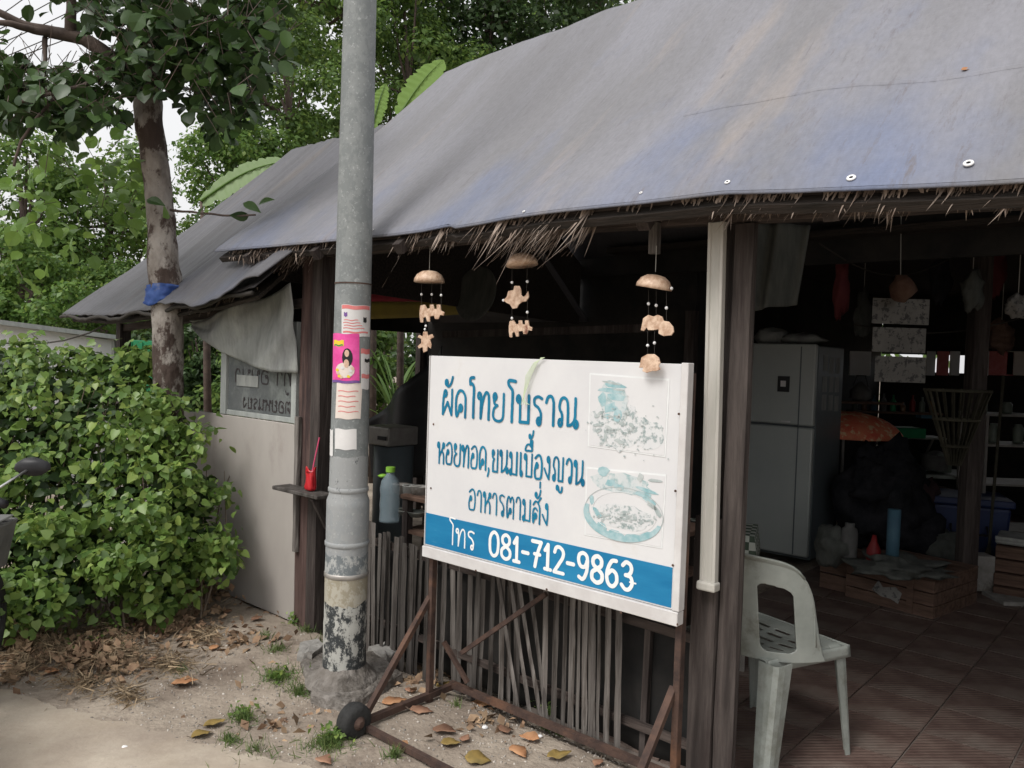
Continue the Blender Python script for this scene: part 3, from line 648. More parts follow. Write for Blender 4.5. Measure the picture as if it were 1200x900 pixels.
# window with lettered glass
wl, wr_, wrt = onv(263, 450, 0).x, onv(270, 450, 0).x, onv(346, 450, 0).x
wz0 = 1.104
WN = empty('window', (0, 0, 0)); WN.parent = ST
MB().box(wl - .03, wl + .03, -.01, .03, wz0, 1.62).build('window_stile', M['alu'], WN, bevel=.003)
MB().box(wrt - .025, wrt + .02, -.01, .03, wz0, 1.66).build('window_stile', M['alu'], WN, bevel=.003)
MB().box(wl + .032, wrt - .027, -.002, .022, wz0, wz0 + .03).build('window_rail', M['alu'], WN, bevel=.003)
gl = MB().box(wl + .032, wrt - .027, .008, .012, wz0 + .032, 1.60).build('glass_pane', M['glass'], WN)
def W2(x, y, v): q = onv(x, y, v); return q.x, q.z
a = onv(275, 434, .006); b = onv(343, 452, .006)
paint('ทา อบนา', M['blackink'], WN, a.x, b.x, onv(300, 449, .006).z, .075, .006, .008, 'pane_letter', True)
a = onv(284, 478, .006); b = onv(341, 482, .006)
paint('ต้อยหนุรขง'.replace('ุ', ''), M['blackink'], WN, a.x, b.x, onv(310, 481, .006).z, .062, .006, .0075, 'pane_letter', True)
MB().box(onv(277, 440, 0).x, onv(302, 440, 0).x, .002, .006, onv(290, 453, 0).z, onv(290, 440, 0).z).build('paper_patch', M['drape'], WN)
# red drape? no: grey tarp drape hanging in front of the window
def drape(s, t):
    x = 222 + (346 - 222) * s
    ytop = 376 - 44 * s ** 1.2
    yb = np.interp(s, [0, .3, .55, .8, 1], [384, 412, 428, 436, 437])
    y = ytop + (yb - ytop) * t
    p = onv(x, y, -.05)
    p.y += .03 * math.sin(s * 11 + t * 2.5) * (1 - .3 * t) + .02 * noise.noise(Vector((s * 6 + t * 3, t * 2, 0)))
    return p
MB().grid(drape, 50, 24).build('hanging_tarp_curtain', M['drape'], ST, smooth=True, solid=.004)
# ledge on the left post
la = onv(330, 572, -.10); lb = onv(383, 577, -.10)
MB().box(la.x, lb.x, -.16, -.048, .765, .785).build('ledge', M['slat'], ST, bevel=.004)
MB().bar((lb.x - .06, -.05, .60), (lb.x - .06, -.14, .76), .02, .02).build('ledge_bracket', M['wood'], ST)
# thatch fringe
def fringe(name, u0, u1, n, lmin, lmax, vv=-.27, zf=ze, lean=.3, wd=.006, dz=-.005):
    b = MB()
    for i in range(n):
        u = random.uniform(u0, u1)
        if noise.noise(Vector((u * 7.3, 4.2, lmax * 9))) + random.uniform(-.22, .3) < -.14: continue
        l = random.uniform(lmin, lmax) * (1 + .9 * noise.noise(Vector((u * 11, 1.7, 0)))) * (.5 + .5 * random.random())
        z = zf(u) + dz - random.uniform(0, .03); v = (max(vv, ve(u) + .015) if zf is ze else vv) + random.uniform(0, .10)
        du = -lean * l + random.gauss(0, .25) * l; dv = random.uniform(-.35, .1) * l
        w_ = wd * random.uniform(.5, 1.4); prev = None; base = len(b.v)
        ph = random.uniform(-.3, .3)
        for k in range(5):
            t = k / 4; c = Vector((u + du * t ** 1.3 + .02 * ph * math.sin(t * 3), v + dv * t, z - l * t ** 1.15 * .95 + .02))
            ww = w_ * (1 - t) ** .6 + .0004
            b.v += [tuple(c + Vector((-ww, .001, 0))), tuple(c + Vector((ww, -.001, .001)))]
            if k: q = base + 2 * k; b.f.append((q - 2, q - 1, q + 1, q))
    return b.build(name, M['thatch'], ST, kind='stuff')
fu = lambda x, y=280: onv(x, y, -.27).x
fringe('thatch_fringe', fu(282, 300), fu(345, 300), 420, .05, .14, vv=-.37, lean=.75, wd=.007)
fringe('thatch_fringe', fu(248, 300), fu(300, 300), 150, .015, .05, vv=-.34, lean=.4)
fringe('thatch_fringe', fu(345, 290), fu(432), 150, .02, .06, vv=-.30)
fringe('thatch_fringe', fu(432), fu(470), 90, .08, .2, lean=.25)
fringe('thatch_fringe', fu(462), fu(600, 270), 300, .04, .11, lean=.5)
fringe('thatch_fringe', fu(590, 265), fu(694, 250), 300, .06, .19, lean=.75)
fringe('thatch_fringe', fu(650, 265), fu(694, 250), 90, .12, .21, lean=.85)
fringe('thatch_fringe', fu(694, 250), fu(880, 230), 160, .02, .05)
fringe('thatch_fringe', fu(830, 230), fu(1010, 222), 420, .03, .085, wd=.0045)
fringe('thatch_fringe', fu(1010, 225), fu(1200, 215), 420, .03, .10, wd=.0045)
fringe('thatch_fringe', fu(1128, 225), fu(1136, 225), 4, .10, .14, lean=0)
fringe('thatch_fringe', onv(215, 350, -.3).x, onv(265, 350, -.3).x, 80, .03, .09, zf=ze2)
fringe('thatch_fringe', onv(90, 360, -.3).x, onv(300, 340, -.3).x, 160, .02, .05, zf=ze2)
fringe('thatch_fringe', -.6, -.2, 160, .03, .09, lean=-.2, dz=-.03)
# red and yellow banner curling inside at the left
def bann(a0, a1):
    def f(s, t):
        x = 372 + 200 * s; yb = np.interp(s, [0, .3, .6, 1], [378, 374, 372, 366]); yt = 300 + 18 * s
        y = yb + (yt - yb) * (a0 + (a1 - a0) * t); return onv(x, y, 1.6 + .15 * math.sin(s * 3))
    return f
MB().grid(bann(.0, .30), 30, 4).build('banner_yellow_band', mat('ochre_cloth', (.34, .27, .05), (.26, .2, .05), .8, 6), ST, smooth=True, solid=.003)
MB().grid(bann(.302, 1), 30, 8).build('banner_red_field', mat('maroon_cloth', (.36, .03, .05), (.24, .03, .04), .8, 6), ST, smooth=True, solid=.003)
# bundle slung under the roof at the right
def sack(s, t):
    p0 = pxY(872 + 80 * s, 262 + 3 * s, 3.9); y1 = 372 - 14 * s
    p1 = pxY(878 + 58 * s, y1, 3.9)
    p = p0.lerp(p1, t); q = loc(p); q.y += -.16 * math.sin(math.pi * s) * (.5 + .5 * t) + .025 * math.sin(s * 17) ; return q
MB().grid(sack, 40, 16).build('slung_tarp_bundle', M['darkcloth'], ST, smooth=True, solid=.004)
# ================================================================== BAMBOO FENCE
FN = thingS('bamboo_fence', 1.2, .05, 0, 'low grey fence of upright split bamboo slats between the stall posts', 'fence')
def slat(xb, yb, xt, yt, v, w_=.017):
    p = onv(xb, yb, v); q = onv(xt, yt, v); b = MB(); base = 0; th = .006
    for i in range(6):
        t = i / 5; c = p.lerp(q, t); ww = w_ * 1.3 * (1 + .10 * math.sin(i * 2.3 + xb)) / 2
        dx = .004 * noise.noise(Vector((xb, t * 3, 0)))
        for a, bb in ((-ww, 0), (0, -th), (ww, 0), (0, th * .4)): b.v.append((c.x + a + dx, c.y + bb, c.z))
    for i in range(5):
        for k in range(4): a = i * 4; b.f.append((a + k, a + (k + 1) % 4, a + 4 + (k + 1) % 4, a + 4 + k))
    b.f += [(3, 2, 1, 0), (20, 21, 22, 23)]
    b.build('slat', M['slat'], FN)
x = 391
while x < 492:                                   # tight upright run at the left
    yb = np.interp(x, [391, 492], [745, 795]); yt = np.interp(x, [391, 430, 492], [600, 612, 640]) + random.uniform(-6, 8)
    slat(x - 4 + random.uniform(-2, 2), yb + random.uniform(-3, 5), x + random.uniform(-2, 2), yt, random.uniform(.03, .06), random.uniform(.020, .030)); x += random.uniform(5.0, 7.0)
while x < 612:
    yb = np.interp(x, [490, 612], [795, 843]); slat(x - 3 + random.uniform(-4, 4), yb, x + random.uniform(-2, 2), 640, random.uniform(.03, .08), random.uniform(.018, .027)); x += random.uniform(7, 13)
for xb, xt in ((609, 580), (622, 594), (634, 603), (641, 617)): slat(xb, 846, xt, 655, .03, .017)
for xb, xt, w_ in ((637, 640, .021), (648, 653, .021), (659, 664, .016), (668, 672, .022), (676, 679, .014), (684, 686, .02), (693, 694, .026), (710, 714, .02), (723, 726, .022), (700, 703, .012)): slat(xb, 868 + (xb - 690) * .33, xt, 680, random.uniform(.02, .05), w_)
fa, fb = onv(425, 640, .07), onv(775, 748, .07)
MB().bar((onv(391, 640, .075).x, .078, .56), (2.22, .078, .52), .022, .035).build('rail', M['woodx'], FN)
MB().bar((onv(391, 640, .075).x, .078, .16), (2.22, .078, .13), .022, .03).build('rail', M['woodx'], FN)
MB().bar((onv(755, 760, .08).x, .1, 0), (onv(757, 760, .08).x, .1, .55), .025, .025).build('fence_stake', M['wood'], FN)
DSH = MB().grid(lambda s, t: Vector((onv(391, 640, .12).x + (2.2 - onv(391, 640, .12).x) * s, .135 + .012 * math.sin(s * 40) + .01 * noise.noise(Vector((s * 9, t * 4, 0))), .50 * t + .0 * s)), 80, 6).build('fence_shade_sheet', M['dark'], ST, smooth=True, solid=.003)  # dark sheet added behind the slats as a stand-in for deep shade
# ================================================================== SIGN
SV = -.18
SG = thingS('menu_sign', 1.65, SV, 0, 'large white and blue Thai menu signboard on a rusty wheeled iron frame', 'sign')
sx0, sx1, sz0, sz1 = 1.048, 2.258, .692, 1.500
BT = .020
bd = MB(); bd.box(sx0, sx1, SV, SV + BT, sz0, sz1); bd.build('board', M['signw'], SG, bevel=.0015)
def strip(n, pts, m, th=.002): pass
SP = lambda x, y: onv(x, y, SV - .001)
def quad(name, m, pts, y, parent, th=.001):
    b = MB(); p = [(q.x, q.z) for q in pts]; b.prism(p, y - th, y); return b.build(name, m, parent)
bz1 = SP(500, 599).z; bz1r = SP(790, 668).z; bz0 = sz0 + .006
bz1 = (bz1 + bz1r) / 2
MB().box(sx0 + .002, sx1 - .022, SV - .0016, SV - .0004, bz0, bz1).build('blue_band', M['blue'], SG)
MB().box(sx0 - .006, sx1 + .008, SV - .012, SV + .030, sz0 - .048, sz0 - .002).build('frame_bottom', M['frame'], SG, bevel=.002)
MB().box(sx1 - .016, sx1 + .010, SV - .008, SV + .030, sz0, sz1 + .004).build('frame_side', M['frame'], SG, bevel=.002)
MB().box(sx0 - .004, sx0 - .0005, SV - .004, SV + .028, sz0, sz1).build('frame_side', M['frame'], SG)
MB().box(sx0 + .002, sx1 - .018, SV + .021, SV + .045, sz1 - .03, sz1 - .005).build('frame_top', M['rust'], SG)
YT = SV - .0022
def TX(t, m, l, r, base, top, pen, y=YT): paint(t, m, SG, SP(*l).x, SP(*r).x, SP(*base).z, SP(*top).z - SP(*base).z, y, pen)
TX('ผัดไทยโบราณ', M['ink'], (518, 470), (679, 488), (530, 487), (530, 457), .0125)
TX('หอยทอด,ขนมเบื้องญวน', M['ink'], (513, 528), (685, 556), (525, 544), (525, 519), .0084)
TX('อาหารตามสั่ง', M['ink'], (549, 580), (644, 598), (556, 598), (556, 574), .0074)
TX('โทร', M['whiteink'], (526, 628), (557, 634), (545, 642), (545, 621), .0075)
TX('081-712-9863', M['whiteink'], (573, 645), (743, 680), (585, 653), (585, 625), .0145)
TX('-', M['whiteink'], (737, 684), (747, 686), (742, 693), (742, 671), .006, YT - .0002)
M['print1'] = mat('faded_food_print', (.60, .61, .62), (.62, .63, .63), .5, 30, c3=(.27, .33, .33), s3=38, t3=(.50, .60))
M['print2'] = mat('faded_teal_food_print', (.60, .61, .61), (.50, .56, .57), .5, 14, c3=(.30, .42, .43), s3=24, t3=(.50, .62))
def epoly(name, m, cx, cy, rx_, ry_, sl, y, jit=.08):
    b = MB(); pl_ = []
    for k in range(26):
        a_ = 2 * math.pi * k / 26; r_ = 1 + random.uniform(-jit, jit); q = SP(cx + rx_ * r_ * math.cos(a_), cy + ry_ * r_ * math.sin(a_) + sl * rx_ * r_ * math.cos(a_)); pl_.append((q.x, q.z))
    b.prism(pl_, y - .0002, y); return b.build(name, m, SG)
epoly('printed_food', M['print1'], 722, 496, 29, 31, .12, SV - .0024, .12)
epoly('printed_food', M['print1'], 758, 508, 20, 17, .12, SV - .0026, .15)
epoly('printed_bottle', M['print2'], 719, 468, 17, 22, .12, SV - .0029, .08)
epoly('printed_food', M['print2'], 726, 566, 36, 12, .14, SV - .0024, .12)
epoly('printed_food', M['print1'], 731, 606, 34, 15, .14, SV - .0026, .10)
def blobs(name, m, L_, y):
    b = MB()
    for (cx, cy, rx_, ry_, rot) in L_:
        n = 9; pl_ = []
        for k in range(n):
            a_ = 2 * math.pi * k / n; r_ = random.uniform(.65, 1.15); dx = rx_ * r_ * math.cos(a_); dy = ry_ * r_ * math.sin(a_)
            q = SP(cx + dx * math.cos(rot) - dy * math.sin(rot), cy + dx * math.sin(rot) + dy * math.cos(rot)); pl_.append((q.x, q.z))
        b.prism(pl_, y - .0003, y)
    return b.build(name, m, SG, kind='stuff')
quad('faded_photo', M['fade_l'], [SP(691, 437), SP(785, 444), SP(780, 536), SP(689, 523)], SV - .0006, SG, .0008)
quad('faded_photo', M['fade_l'], [SP(687, 547), SP(781, 556), SP(776, 643), SP(685, 627)], SV - .0006, SG, .0008)
quad('photo_ground', M['signw'], [SP(692.5, 439), SP(783, 446), SP(778.5, 534), SP(690.5, 521.5)], SV - .0015, SG, .0008)
quad('photo_ground', M['signw'], [SP(688.5, 549), SP(779.5, 558), SP(774.5, 641), SP(686.5, 625.5)], SV - .0015, SG, .0008)
yb_ = SV - .0032
blobs('printed_shapes', M['fade_t'], [(722, 452, 16, 3, .15), (718, 458, 17, 3.5, .1), (724, 466, 12, 5, .2), (706, 468, 5, 8, 0), (716, 478, 9, 6, -.5), (724, 486, 6, 8, 0), (712, 488, 4, 3, 0),
      (708, 553, 7, 6, .4), (716, 566, 8, 5, 0), (725, 570, 8, 3, .3), (755, 580, 13, 4, .2), (762, 588, 10, 3, .6)], yb_)
blobs('printed_shapes', M['fade_g'], [(718, 449, 14, 1.4, .2), (726, 457, 9, 1.4, .1), (704, 484, 5, 2, -.4), (700, 498, 6, 2, -.2), (714, 501, 6, 1.6, .5), (728, 496, 4, 2, .2), (710, 512, 2.4, 6, -.1), (726, 517, 6, 3, .4),
      (735, 484, 2, 3, 0), (732, 508, 3, 2, 0), (740, 498, 3, 3, 0), (706, 519, 3, 1.4, 0), (751, 560, 4, 6, .2), (768, 563, 11, 2.2, .12), (771, 600, 3, 9, -.5), (764, 592, 8, 3, .7), (727, 573, 4, 2, .3)], yb_ - .0004)
blobs('printed_specks', M['fade_g'], [(random.gauss(722, 18), random.gauss(500, 13), random.uniform(.6, 1.8), random.uniform(.5, 1.3), random.random()) for _ in range(60)] +
      [(random.gauss(762, 9), random.gauss(512, 14), random.uniform(.5, 1.4), random.uniform(.5, 1), 0) for _ in range(28)], yb_ - .0008)
blobs('printed_specks', M['fade_g'], [(728 + random.gauss(0, 18), 607 + random.gauss(0, 5) + .0, random.uniform(.8, 2.4), random.uniform(.6, 1.5), .2) for _ in range(60)], yb_ - .0008)
blobs('printed_shapes', M['fade_t'], [(700, 600, 10, 3, .9), (706, 616, 9, 3.5, .6), (722, 625, 12, 3.6, .25), (742, 629, 12, 3.2, .05), (758, 626, 8, 2.4, -.2), (694, 586, 3, 6, -.2), (757, 574, 16, 2.6, .35)], yb_)
blobs('printed_shapes', M['fade_g'], [(732, 600 + k % 3 * 4, 5 + k % 2 * 3, 1.6, .3 * k) for k in range(3)] + [(712 + k * 8, 604 + (k * 7) % 9, 3.5, 1.5, k) for k in range(8)] + [(700 + (k * 13) % 44, 488 + (k * 17) % 34, 4.2, 1.5, k * .8) for k in range(16)], yb_ - .0004)
for (r0, r1, a0, a1, mm, dz) in ((.9, 1.04, 20, 190, 'fade_t', .0012), (.985, 1.0, 185, 380, 'fade_g', .0012), (.80, .815, 0, 360, 'fade_l', .001)):
    b = MB()
    for k in range(33):
        a_ = R(a0 + (a1 - a0) * k / 32)
        for r_ in (r0, r1 if mm != 'fade_t' else 1 + .14 * math.sin(math.pi * k / 32)):
            q = SP(732 + 46 * r_ * math.cos(a_) , 601 + 30 * r_ * math.sin(a_) + .14 * 46 * r_ * math.cos(a_)); b.v.append((q.x, yb_ - dz + .0003, q.z))
        if k: n_ = 2 * k; b.f.append((n_ - 2, n_ - 1, n_ + 1, n_))
    b.build('printed_plate', M[mm], SG)
for (x_, y_) in ((508, 497), (505, 572), (797, 485), (793, 575), (790, 662), (643, 690), (560, 668), (730, 717), (795, 731)):
    q = SP(x_, y_); MB().lathe([(.0045, -.0), (.004, .002), (.0001, .003)], 8, (q.x, SV - (.0125 if y_ > 660 and x_ < 790 else .009 if x_ > 780 else .001), q.z), Matrix.Rotation(R(90), 3, 'X')).build('screw', M['rust'], SG)
# frame legs
ux0, ux1 = sx0 + .012, sx1 - .006; LV = SV + .040
MB().bar((ux0, LV, .0), (ux0, LV, 1.40), .03, .022).build('leg', M['rust'], SG, bevel=.002)
MB().bar((ux1, LV, .0), (ux1, LV, 1.47), .032, .024).build('leg', M['rust'], SG, bevel=.002)
MB().bar((ux0 - .012, LV, .46), (ux0 + .005, -.50, .05), .022, .022).build('diagonal_strut', M['rust'], SG)
MB().bar((ux1 - .016, LV, .42), (ux1 - .005, -.50, .05), .024, .022).build('diagonal_strut', M['rust'], SG)
for uu in (ux0 + .004, ux1): MB().bar((uu, -.54, .035), (uu, .02, .035), .026, .026).build('base_bar', M['rust'], SG)
MB().bar((ux0, -.515, .030), (ux1, -.515, .030), .022, .022).build('base_bar', M['rust'], SG)
MB().bar((ux0, -.01, .045), (ux1, -.01, .045), .026, .026).build('base_bar', M['rust'], SG)
q0 = onv(541, 765, -.06); q1 = onv(640, 696, -.06)
MB().bar(q0, q1, .016, .018).build('cross_brace', M['rust'], SG)
q1 = onv(548, 800, -.04); q0 = onv(520, 752, -.06)
MB().bar(q0, q1, .016, .018).build('cross_brace', M['rust'], SG)
wp = loc(pxG(407, 866)); Mx = Matrix.Rotation(R(90), 3, 'Y') @ Matrix.Rotation(R(0), 3, 'Z')
wh = MB().lathe([(.028, -.035), (.052, -.036), (.066, -.025), (.070, -.008), (.066, -.003), (.066, .003), (.070, .008), (.066, .025), (.052, .036), (.028, .035)], 28, (wp.x - .0, wp.y + .03, .062), Mx).build('tyre', M['rubber'], SG, smooth=True)
MB().lathe([(.012, -.05), (.028, -.034), (.028, .034), (.012, .05)], 14, (wp.x, wp.y + .03, .062), Mx).build('wheel_hub', M['rust'], SG)
MB().bar((wp.x - .05, wp.y + .03, .062), (ux0 + .02, wp.y + .03, .06), .014, .014).build('axle', M['rust'], SG)
gt = []
for k in range(5):
    x_ = 633 + random.uniform(-6, 4); gt.append([SP(636 + k, 419), SP(632 - k, 425) , SP(625 - k * 1.5, 440), SP(618 - k * .6, 462 + k * 2), SP(614 + k * 2.4, 474)])
SGs = thingS('plastic_string', SP(630, 420).x, SV, 1.49, 'wisp of pale green plastic string hanging over the top edge of the menu signboard', 'string')
b = MB()
for g in gt: b.tube([Vector((q.x, SV - .010 - .002 * j, q.z)) for j, q in enumerate(g)], .0012, 4)
b.build('string_strands', mat('pale_green_string', (.50, .60, .38), (.6, .68, .5), .6, 9), SGs)
# ================================================================== UTILITY POLE
pb = pxG(399, 785); PSC = 3.50 / (pb.y + .085); PC = Vector((pb.x * PSC, 3.50, 0)); ptop = pxY(422, 0, PC.y)
lean = (ptop.x - PC.x) / ptop.z
PO = thingW('utility_pole', PC, 'tall round grey concrete pole with pasted flyers and peeling black paint at its foot', 'pole')
def prad(z):
    z = 1.5 - (1.5 - z) / PSC; return PSC * (.0975 - .0068 * z if z > .82 else .0975 + (.004 if z > .2 else .006))
def pctr(z): return Vector((PC.x + lean * z, PC.y, z))
pm = bpy.data.materials.new('pole_surface'); pm.use_nodes = True; n = pm.node_tree; L = n.links; b = n.nodes['Principled BSDF']; b.inputs['Roughness'].default_value = .75
tc = n.nodes.new('ShaderNodeTexCoord'); sp = n.nodes.new('ShaderNodeSeparateXYZ'); L.new(tc.outputs['Object'], sp.inputs[0])
def NZ(s_, det=6, ro=.6, st=(1, 1, 1)):
    mp = n.nodes.new('ShaderNodeMapping'); mp.inputs['Scale'].default_value = st; L.new(tc.outputs['Object'], mp.inputs[0])
    z = n.nodes.new('ShaderNodeTexNoise'); z.inputs['Scale'].default_value = s_; z.inputs['Detail'].default_value = det; z.inputs['Roughness'].default_value = ro; L.new(mp.outputs[0], z.inputs['Vector']); return z.outputs[0]
zn = n.nodes.new('ShaderNodeMath'); zn.operation = 'MULTIPLY_ADD'; L.new(NZ(9), zn.inputs[0]); zn.inputs[1].default_value = .10; L.new(sp.outputs[2], zn.inputs[2])
zs = n.nodes.new('ShaderNodeMapRange'); zs.inputs[1].default_value = 1.5 - 1.45 * PSC; zs.inputs[2].default_value = 1.5 - .25 * PSC; L.new(zn.outputs[0], zs.inputs[0])
def ramp(stops):
    r = n.nodes.new('ShaderNodeValToRGB'); r.color_ramp.interpolation = 'CONSTANT'; e = r.color_ramp.elements
    while len(e) < len(stops): e.new(.5)
    for i, (z, c) in enumerate(stops): e[i].position = max(0, (z - .05) / 1.2); e[i].color = (*c, 1)
    L.new(zs.outputs[0], r.inputs[0]); return r.outputs[0]
ca = ramp([(.0, (.03, .034, .036)), (.36, (.40, .375, .31)), (.50, (.15, .17, .18)), (.60, (.27, .285, .29)), (.86, (.29, .30, .30)), (1.06, (.175, .19, .19))])
cb = ramp([(.0, (.40, .40, .37)), (.36, (.30, .27, .20)), (.50, (.38, .39, .38)), (.60, (.29, .30, .30)), (.86, (.04, .045, .05)), (1.06, (.215, .23, .228))])
th = ramp([(.0, (.5, .5, .5)), (.36, (.5, .5, .5)), (.50, (.52, .52, .52)), (.60, (.5, .5, .5)), (.86, (.62, .62, .62)), (1.06, (.5, .5, .5))])
gt_ = n.nodes.new('ShaderNodeMath'); gt_.operation = 'SUBTRACT'; L.new(NZ(16, 8, .75, (1, 1, .7)), gt_.inputs[0]); L.new(th, gt_.inputs[1])
mr2 = n.nodes.new('ShaderNodeMapRange'); mr2.inputs[1].default_value = -.025; mr2.inputs[2].default_value = .03; L.new(gt_.outputs[0], mr2.inputs[0])
mx2 = n.nodes.new('ShaderNodeMix'); mx2.data_type = 'RGBA'; L.new(mr2.outputs[0], mx2.inputs[0]); L.new(ca, mx2.inputs[6]); L.new(cb, mx2.inputs[7])
fk = n.nodes.new('ShaderNodeMapRange'); fk.inputs[1].default_value = .60; fk.inputs[2].default_value = .68; fk.inputs[4].default_value = .35; L.new(NZ(75, 3), fk.inputs[0])
mx3 = n.nodes.new('ShaderNodeMix'); mx3.data_type = 'RGBA'; mx3.inputs[7].default_value = (.48, .50, .49, 1); L.new(fk.outputs[0], mx3.inputs[0]); L.new(mx2.outputs[2], mx3.inputs[6])
rs = n.nodes.new('ShaderNodeMapRange'); rs.inputs[1].default_value = .66; rs.inputs[2].default_value = .74; rs.inputs[4].default_value = .6; L.new(NZ(3.1, 5), rs.inputs[0])
mx4 = n.nodes.new('ShaderNodeMix'); mx4.data_type = 'RGBA'; mx4.inputs[7].default_value = (.24, .14, .08, 1); L.new(rs.outputs[0], mx4.inputs[0]); L.new(mx3.outputs[2], mx4.inputs[6])
L.new(mx4.outputs[2], b.inputs['Base Color'])
bp = n.nodes.new('ShaderNodeBump'); bp.inputs['Strength'].default_value = .5; bp.inputs['Distance'].default_value = .004; L.new(NZ(50, 8), bp.inputs['Height']); L.new(bp.outputs[0], b.inputs['Normal'])
zz = [-.1] + list(np.linspace(0, 1.1, 45)) + list(np.linspace(1.2, 9, 30))
MB().tube([pctr(z) for z in zz], [prad(z) * (1 + .012 * noise.noise(Vector((z * 7, 0, 0)))) for z in zz], 40).build('pole_shaft', pm, PO, smooth=True)
for y_ in (576, 640, 677):
    z = pxY(405, y_, PC.y - .083).z
    MB().tube([pctr(z - .012), pctr(z - .009), pctr(z + .006), pctr(z + .010)], [prad(z) + .0005, prad(z) + .004, prad(z) + .004, prad(z) + .0005], 40, cap=False).build('strap_band', M['steel'] if y_ == 677 else pm, PO, smooth=True)
zr1 = pxY(412, 333, PC.y).z
MB().tube([pctr(zr1 - .003), pctr(zr1 + .003)], prad(zr1) + .003, 30, cap=False).build('wire_tie', M['rust'], PO)
def paper(name, m, x0, x1, y0, y1, dr=.0015, parent=None, skew=0, nn=14, curl=0):
    def f(s, t):
        y = y1 + (y0 - y1) * t; z = pxY(405, y, PC.y - .083).z
        xx = x0 + (x1 - x0) * s + skew * (t - .5)
        c = pctr(z); r = prad(z) + dr + curl * (max(0, s - .8) ** 2 + max(0, .1 - t) ** 2)
        P = pxY(xx, y, PC.y - .065); k = max(-.985, min(.985, (P.x - c.x) / (prad(z) * 1.0))); a = math.asin(k)
        return Vector((c.x + r * math.sin(a), c.y - r * math.cos(a), z + .002 * math.sin(s * 9)))
    return MB().grid(f, nn, 6).build(name, m, parent or PO)
fl1 = paper('flyer', M['paper'], 401, 431, 357, 394, label_ := .0015) if False else paper('flyer', M['paper'], 401, 431, 357, 394)
paper('flyer_header', M['redpr'], 401.5, 430.5, 357.5, 362, .0022, fl1); paper('flyer_text_line', M['redpr'], 403, 429, 388, 390, .0022, fl1)
for k in range(4): paper('flyer_text_line', M['redpr'], 403 + k % 2, 426 - 2 * k, 384 - k * 3.2, 385 - k * 3.2, .0022, fl1)
paper('flyer_stamp', M['purple'], 404, 408, 366, 371, .0022, fl1); paper('flyer_stamp', M['black'], 425, 428, 371, 377, .0022, fl1)
ps = paper('pink_poster', M['pink'], 389, 421, 391, 449, .0024)
paper('poster_title', M['yellow'], 391, 404, 399, 406, .0032, ps); paper('poster_title_rule', M['green'], 392, 403, 404, 405.5, .0036, ps)
paper('poster_footer', M['purple'], 389, 421, 446, 449, .0032, ps)
def pdisc(name, m, cx, cy, rx_, ry_, dr):
    b = MB(); 
    def P(s, t):
        a_ = 2 * math.pi * s; x_ = cx + rx_ * t * math.cos(a_); y_ = cy + ry_ * t * math.sin(a_); z = pxY(405, y_, PC.y - .083).z; c = pctr(z)
        q = pxY(x_, y_, PC.y - .065); k = max(-.98, min(.98, (q.x - c.x) / prad(z))); an = math.asin(k); r = prad(z) + dr
        return Vector((c.x + r * math.sin(an), c.y - r * math.cos(an), z))
    return b.grid(P, 16, 3).build(name, m, ps)
pdisc('printed_hair', M['black'], 408, 419, 6, 11, .0034); pdisc('printed_face', M['skinp'], 407.5, 414, 2.6, 4.2, .0040)
pdisc('printed_dress', M['cream'], 405, 434, 11, 9, .0036); pdisc('printed_body', M['skinp'], 407, 426, 3, 5, .0044)
for k in range(9): pdisc('printed_flower', (M['yellow'], M['skinp'], M['paper'])[k % 3], random.uniform(396, 417), random.uniform(430, 443), 2, 1.8, .0048)
sf = paper('side_sticker', M['paper'], 422.5, 432.5, 408, 456, .0019); paper('side_sticker_header', M['redpr'], 422.5, 432.5, 408, 414, .0026, sf); paper('side_sticker_band', M['redpr'], 423, 432, 438, 443, .0026, sf); paper('side_sticker_mark', M['black'], 426, 430, 420, 424, .0026, sf)
pf = paper('pale_flyer', M['cream'], 394, 423, 449, 491, .0012, skew=2)
for k in range(5): paper('flyer_text_line', M['redpr'], 397, 420 - 3 * (k % 2), 458 + k * 6, 459 + k * 6, .0020, pf)
paper('blank_sheet', M['paper'], 393, 418, 503, 527, .0016); paper('torn_strip', M['paper'], 385.5, 390.5, 505, 536, .003)
# slab and rubble at the pole's foot
def rock(name, poly, z0, z1, m, parent=None, label=None, cat=None, jit=.012):
    c = sum((Vector(p) for p in poly), Vector((0, 0))) / len(poly); b = MB(); n = len(poly)
    root = None
    for lv, (z, s_) in enumerate(((z0, 1.03), (z1 - .012, 1.0), (z1, .95))):
        for i, p in enumerate(poly):
            q = c + (Vector(p) - c) * s_; b.v.append((q.x - c.x, q.y - c.y, z + (random.uniform(-jit, jit) * .5 if lv else 0)))
    for l in range(2):
        for i in range(n): j = (i + 1) % n; b.f.append((l * n + i, l * n + j, (l + 1) * n + j, (l + 1) * n + i))
    b.v.append((0, 0, z1 + jit * .3)); t = len(b.v) - 1
    for i in range(n): b.f.append((2 * n + i, 2 * n + (i + 1) % n, t))
    o = b.build(name, m, parent); o.location = (c.x, c.y, 0); return tag(o, label, cat)
def PG(L_): 
    out = []
    for i, (x, y) in enumerate(L_):
        p = pxG(x, y); q = pxG(*L_[(i + 1) % len(L_)])
        for k in range(4): 
            m_ = p.lerp(q, k / 4); out.append((m_.x + random.uniform(-.008, .008), m_.y + random.uniform(-.008, .008)))
    return out[::-1]
rock('concrete_slab', PG([(352, 790), (354, 778), (395, 770), (440, 774), (470, 800), (440, 820), (404, 838), (366, 824)]), -.03, .05, M['soilconc'], None, 'broken rough concrete slab around the foot of the utility pole', 'slab')
rock('concrete_chunk', PG([(347, 783), (350, 770), (372, 764), (380, 772), (366, 786)]), .0, .075, M['conc'], None, 'pale broken lump of concrete at the left edge of the slab', 'concrete lump')
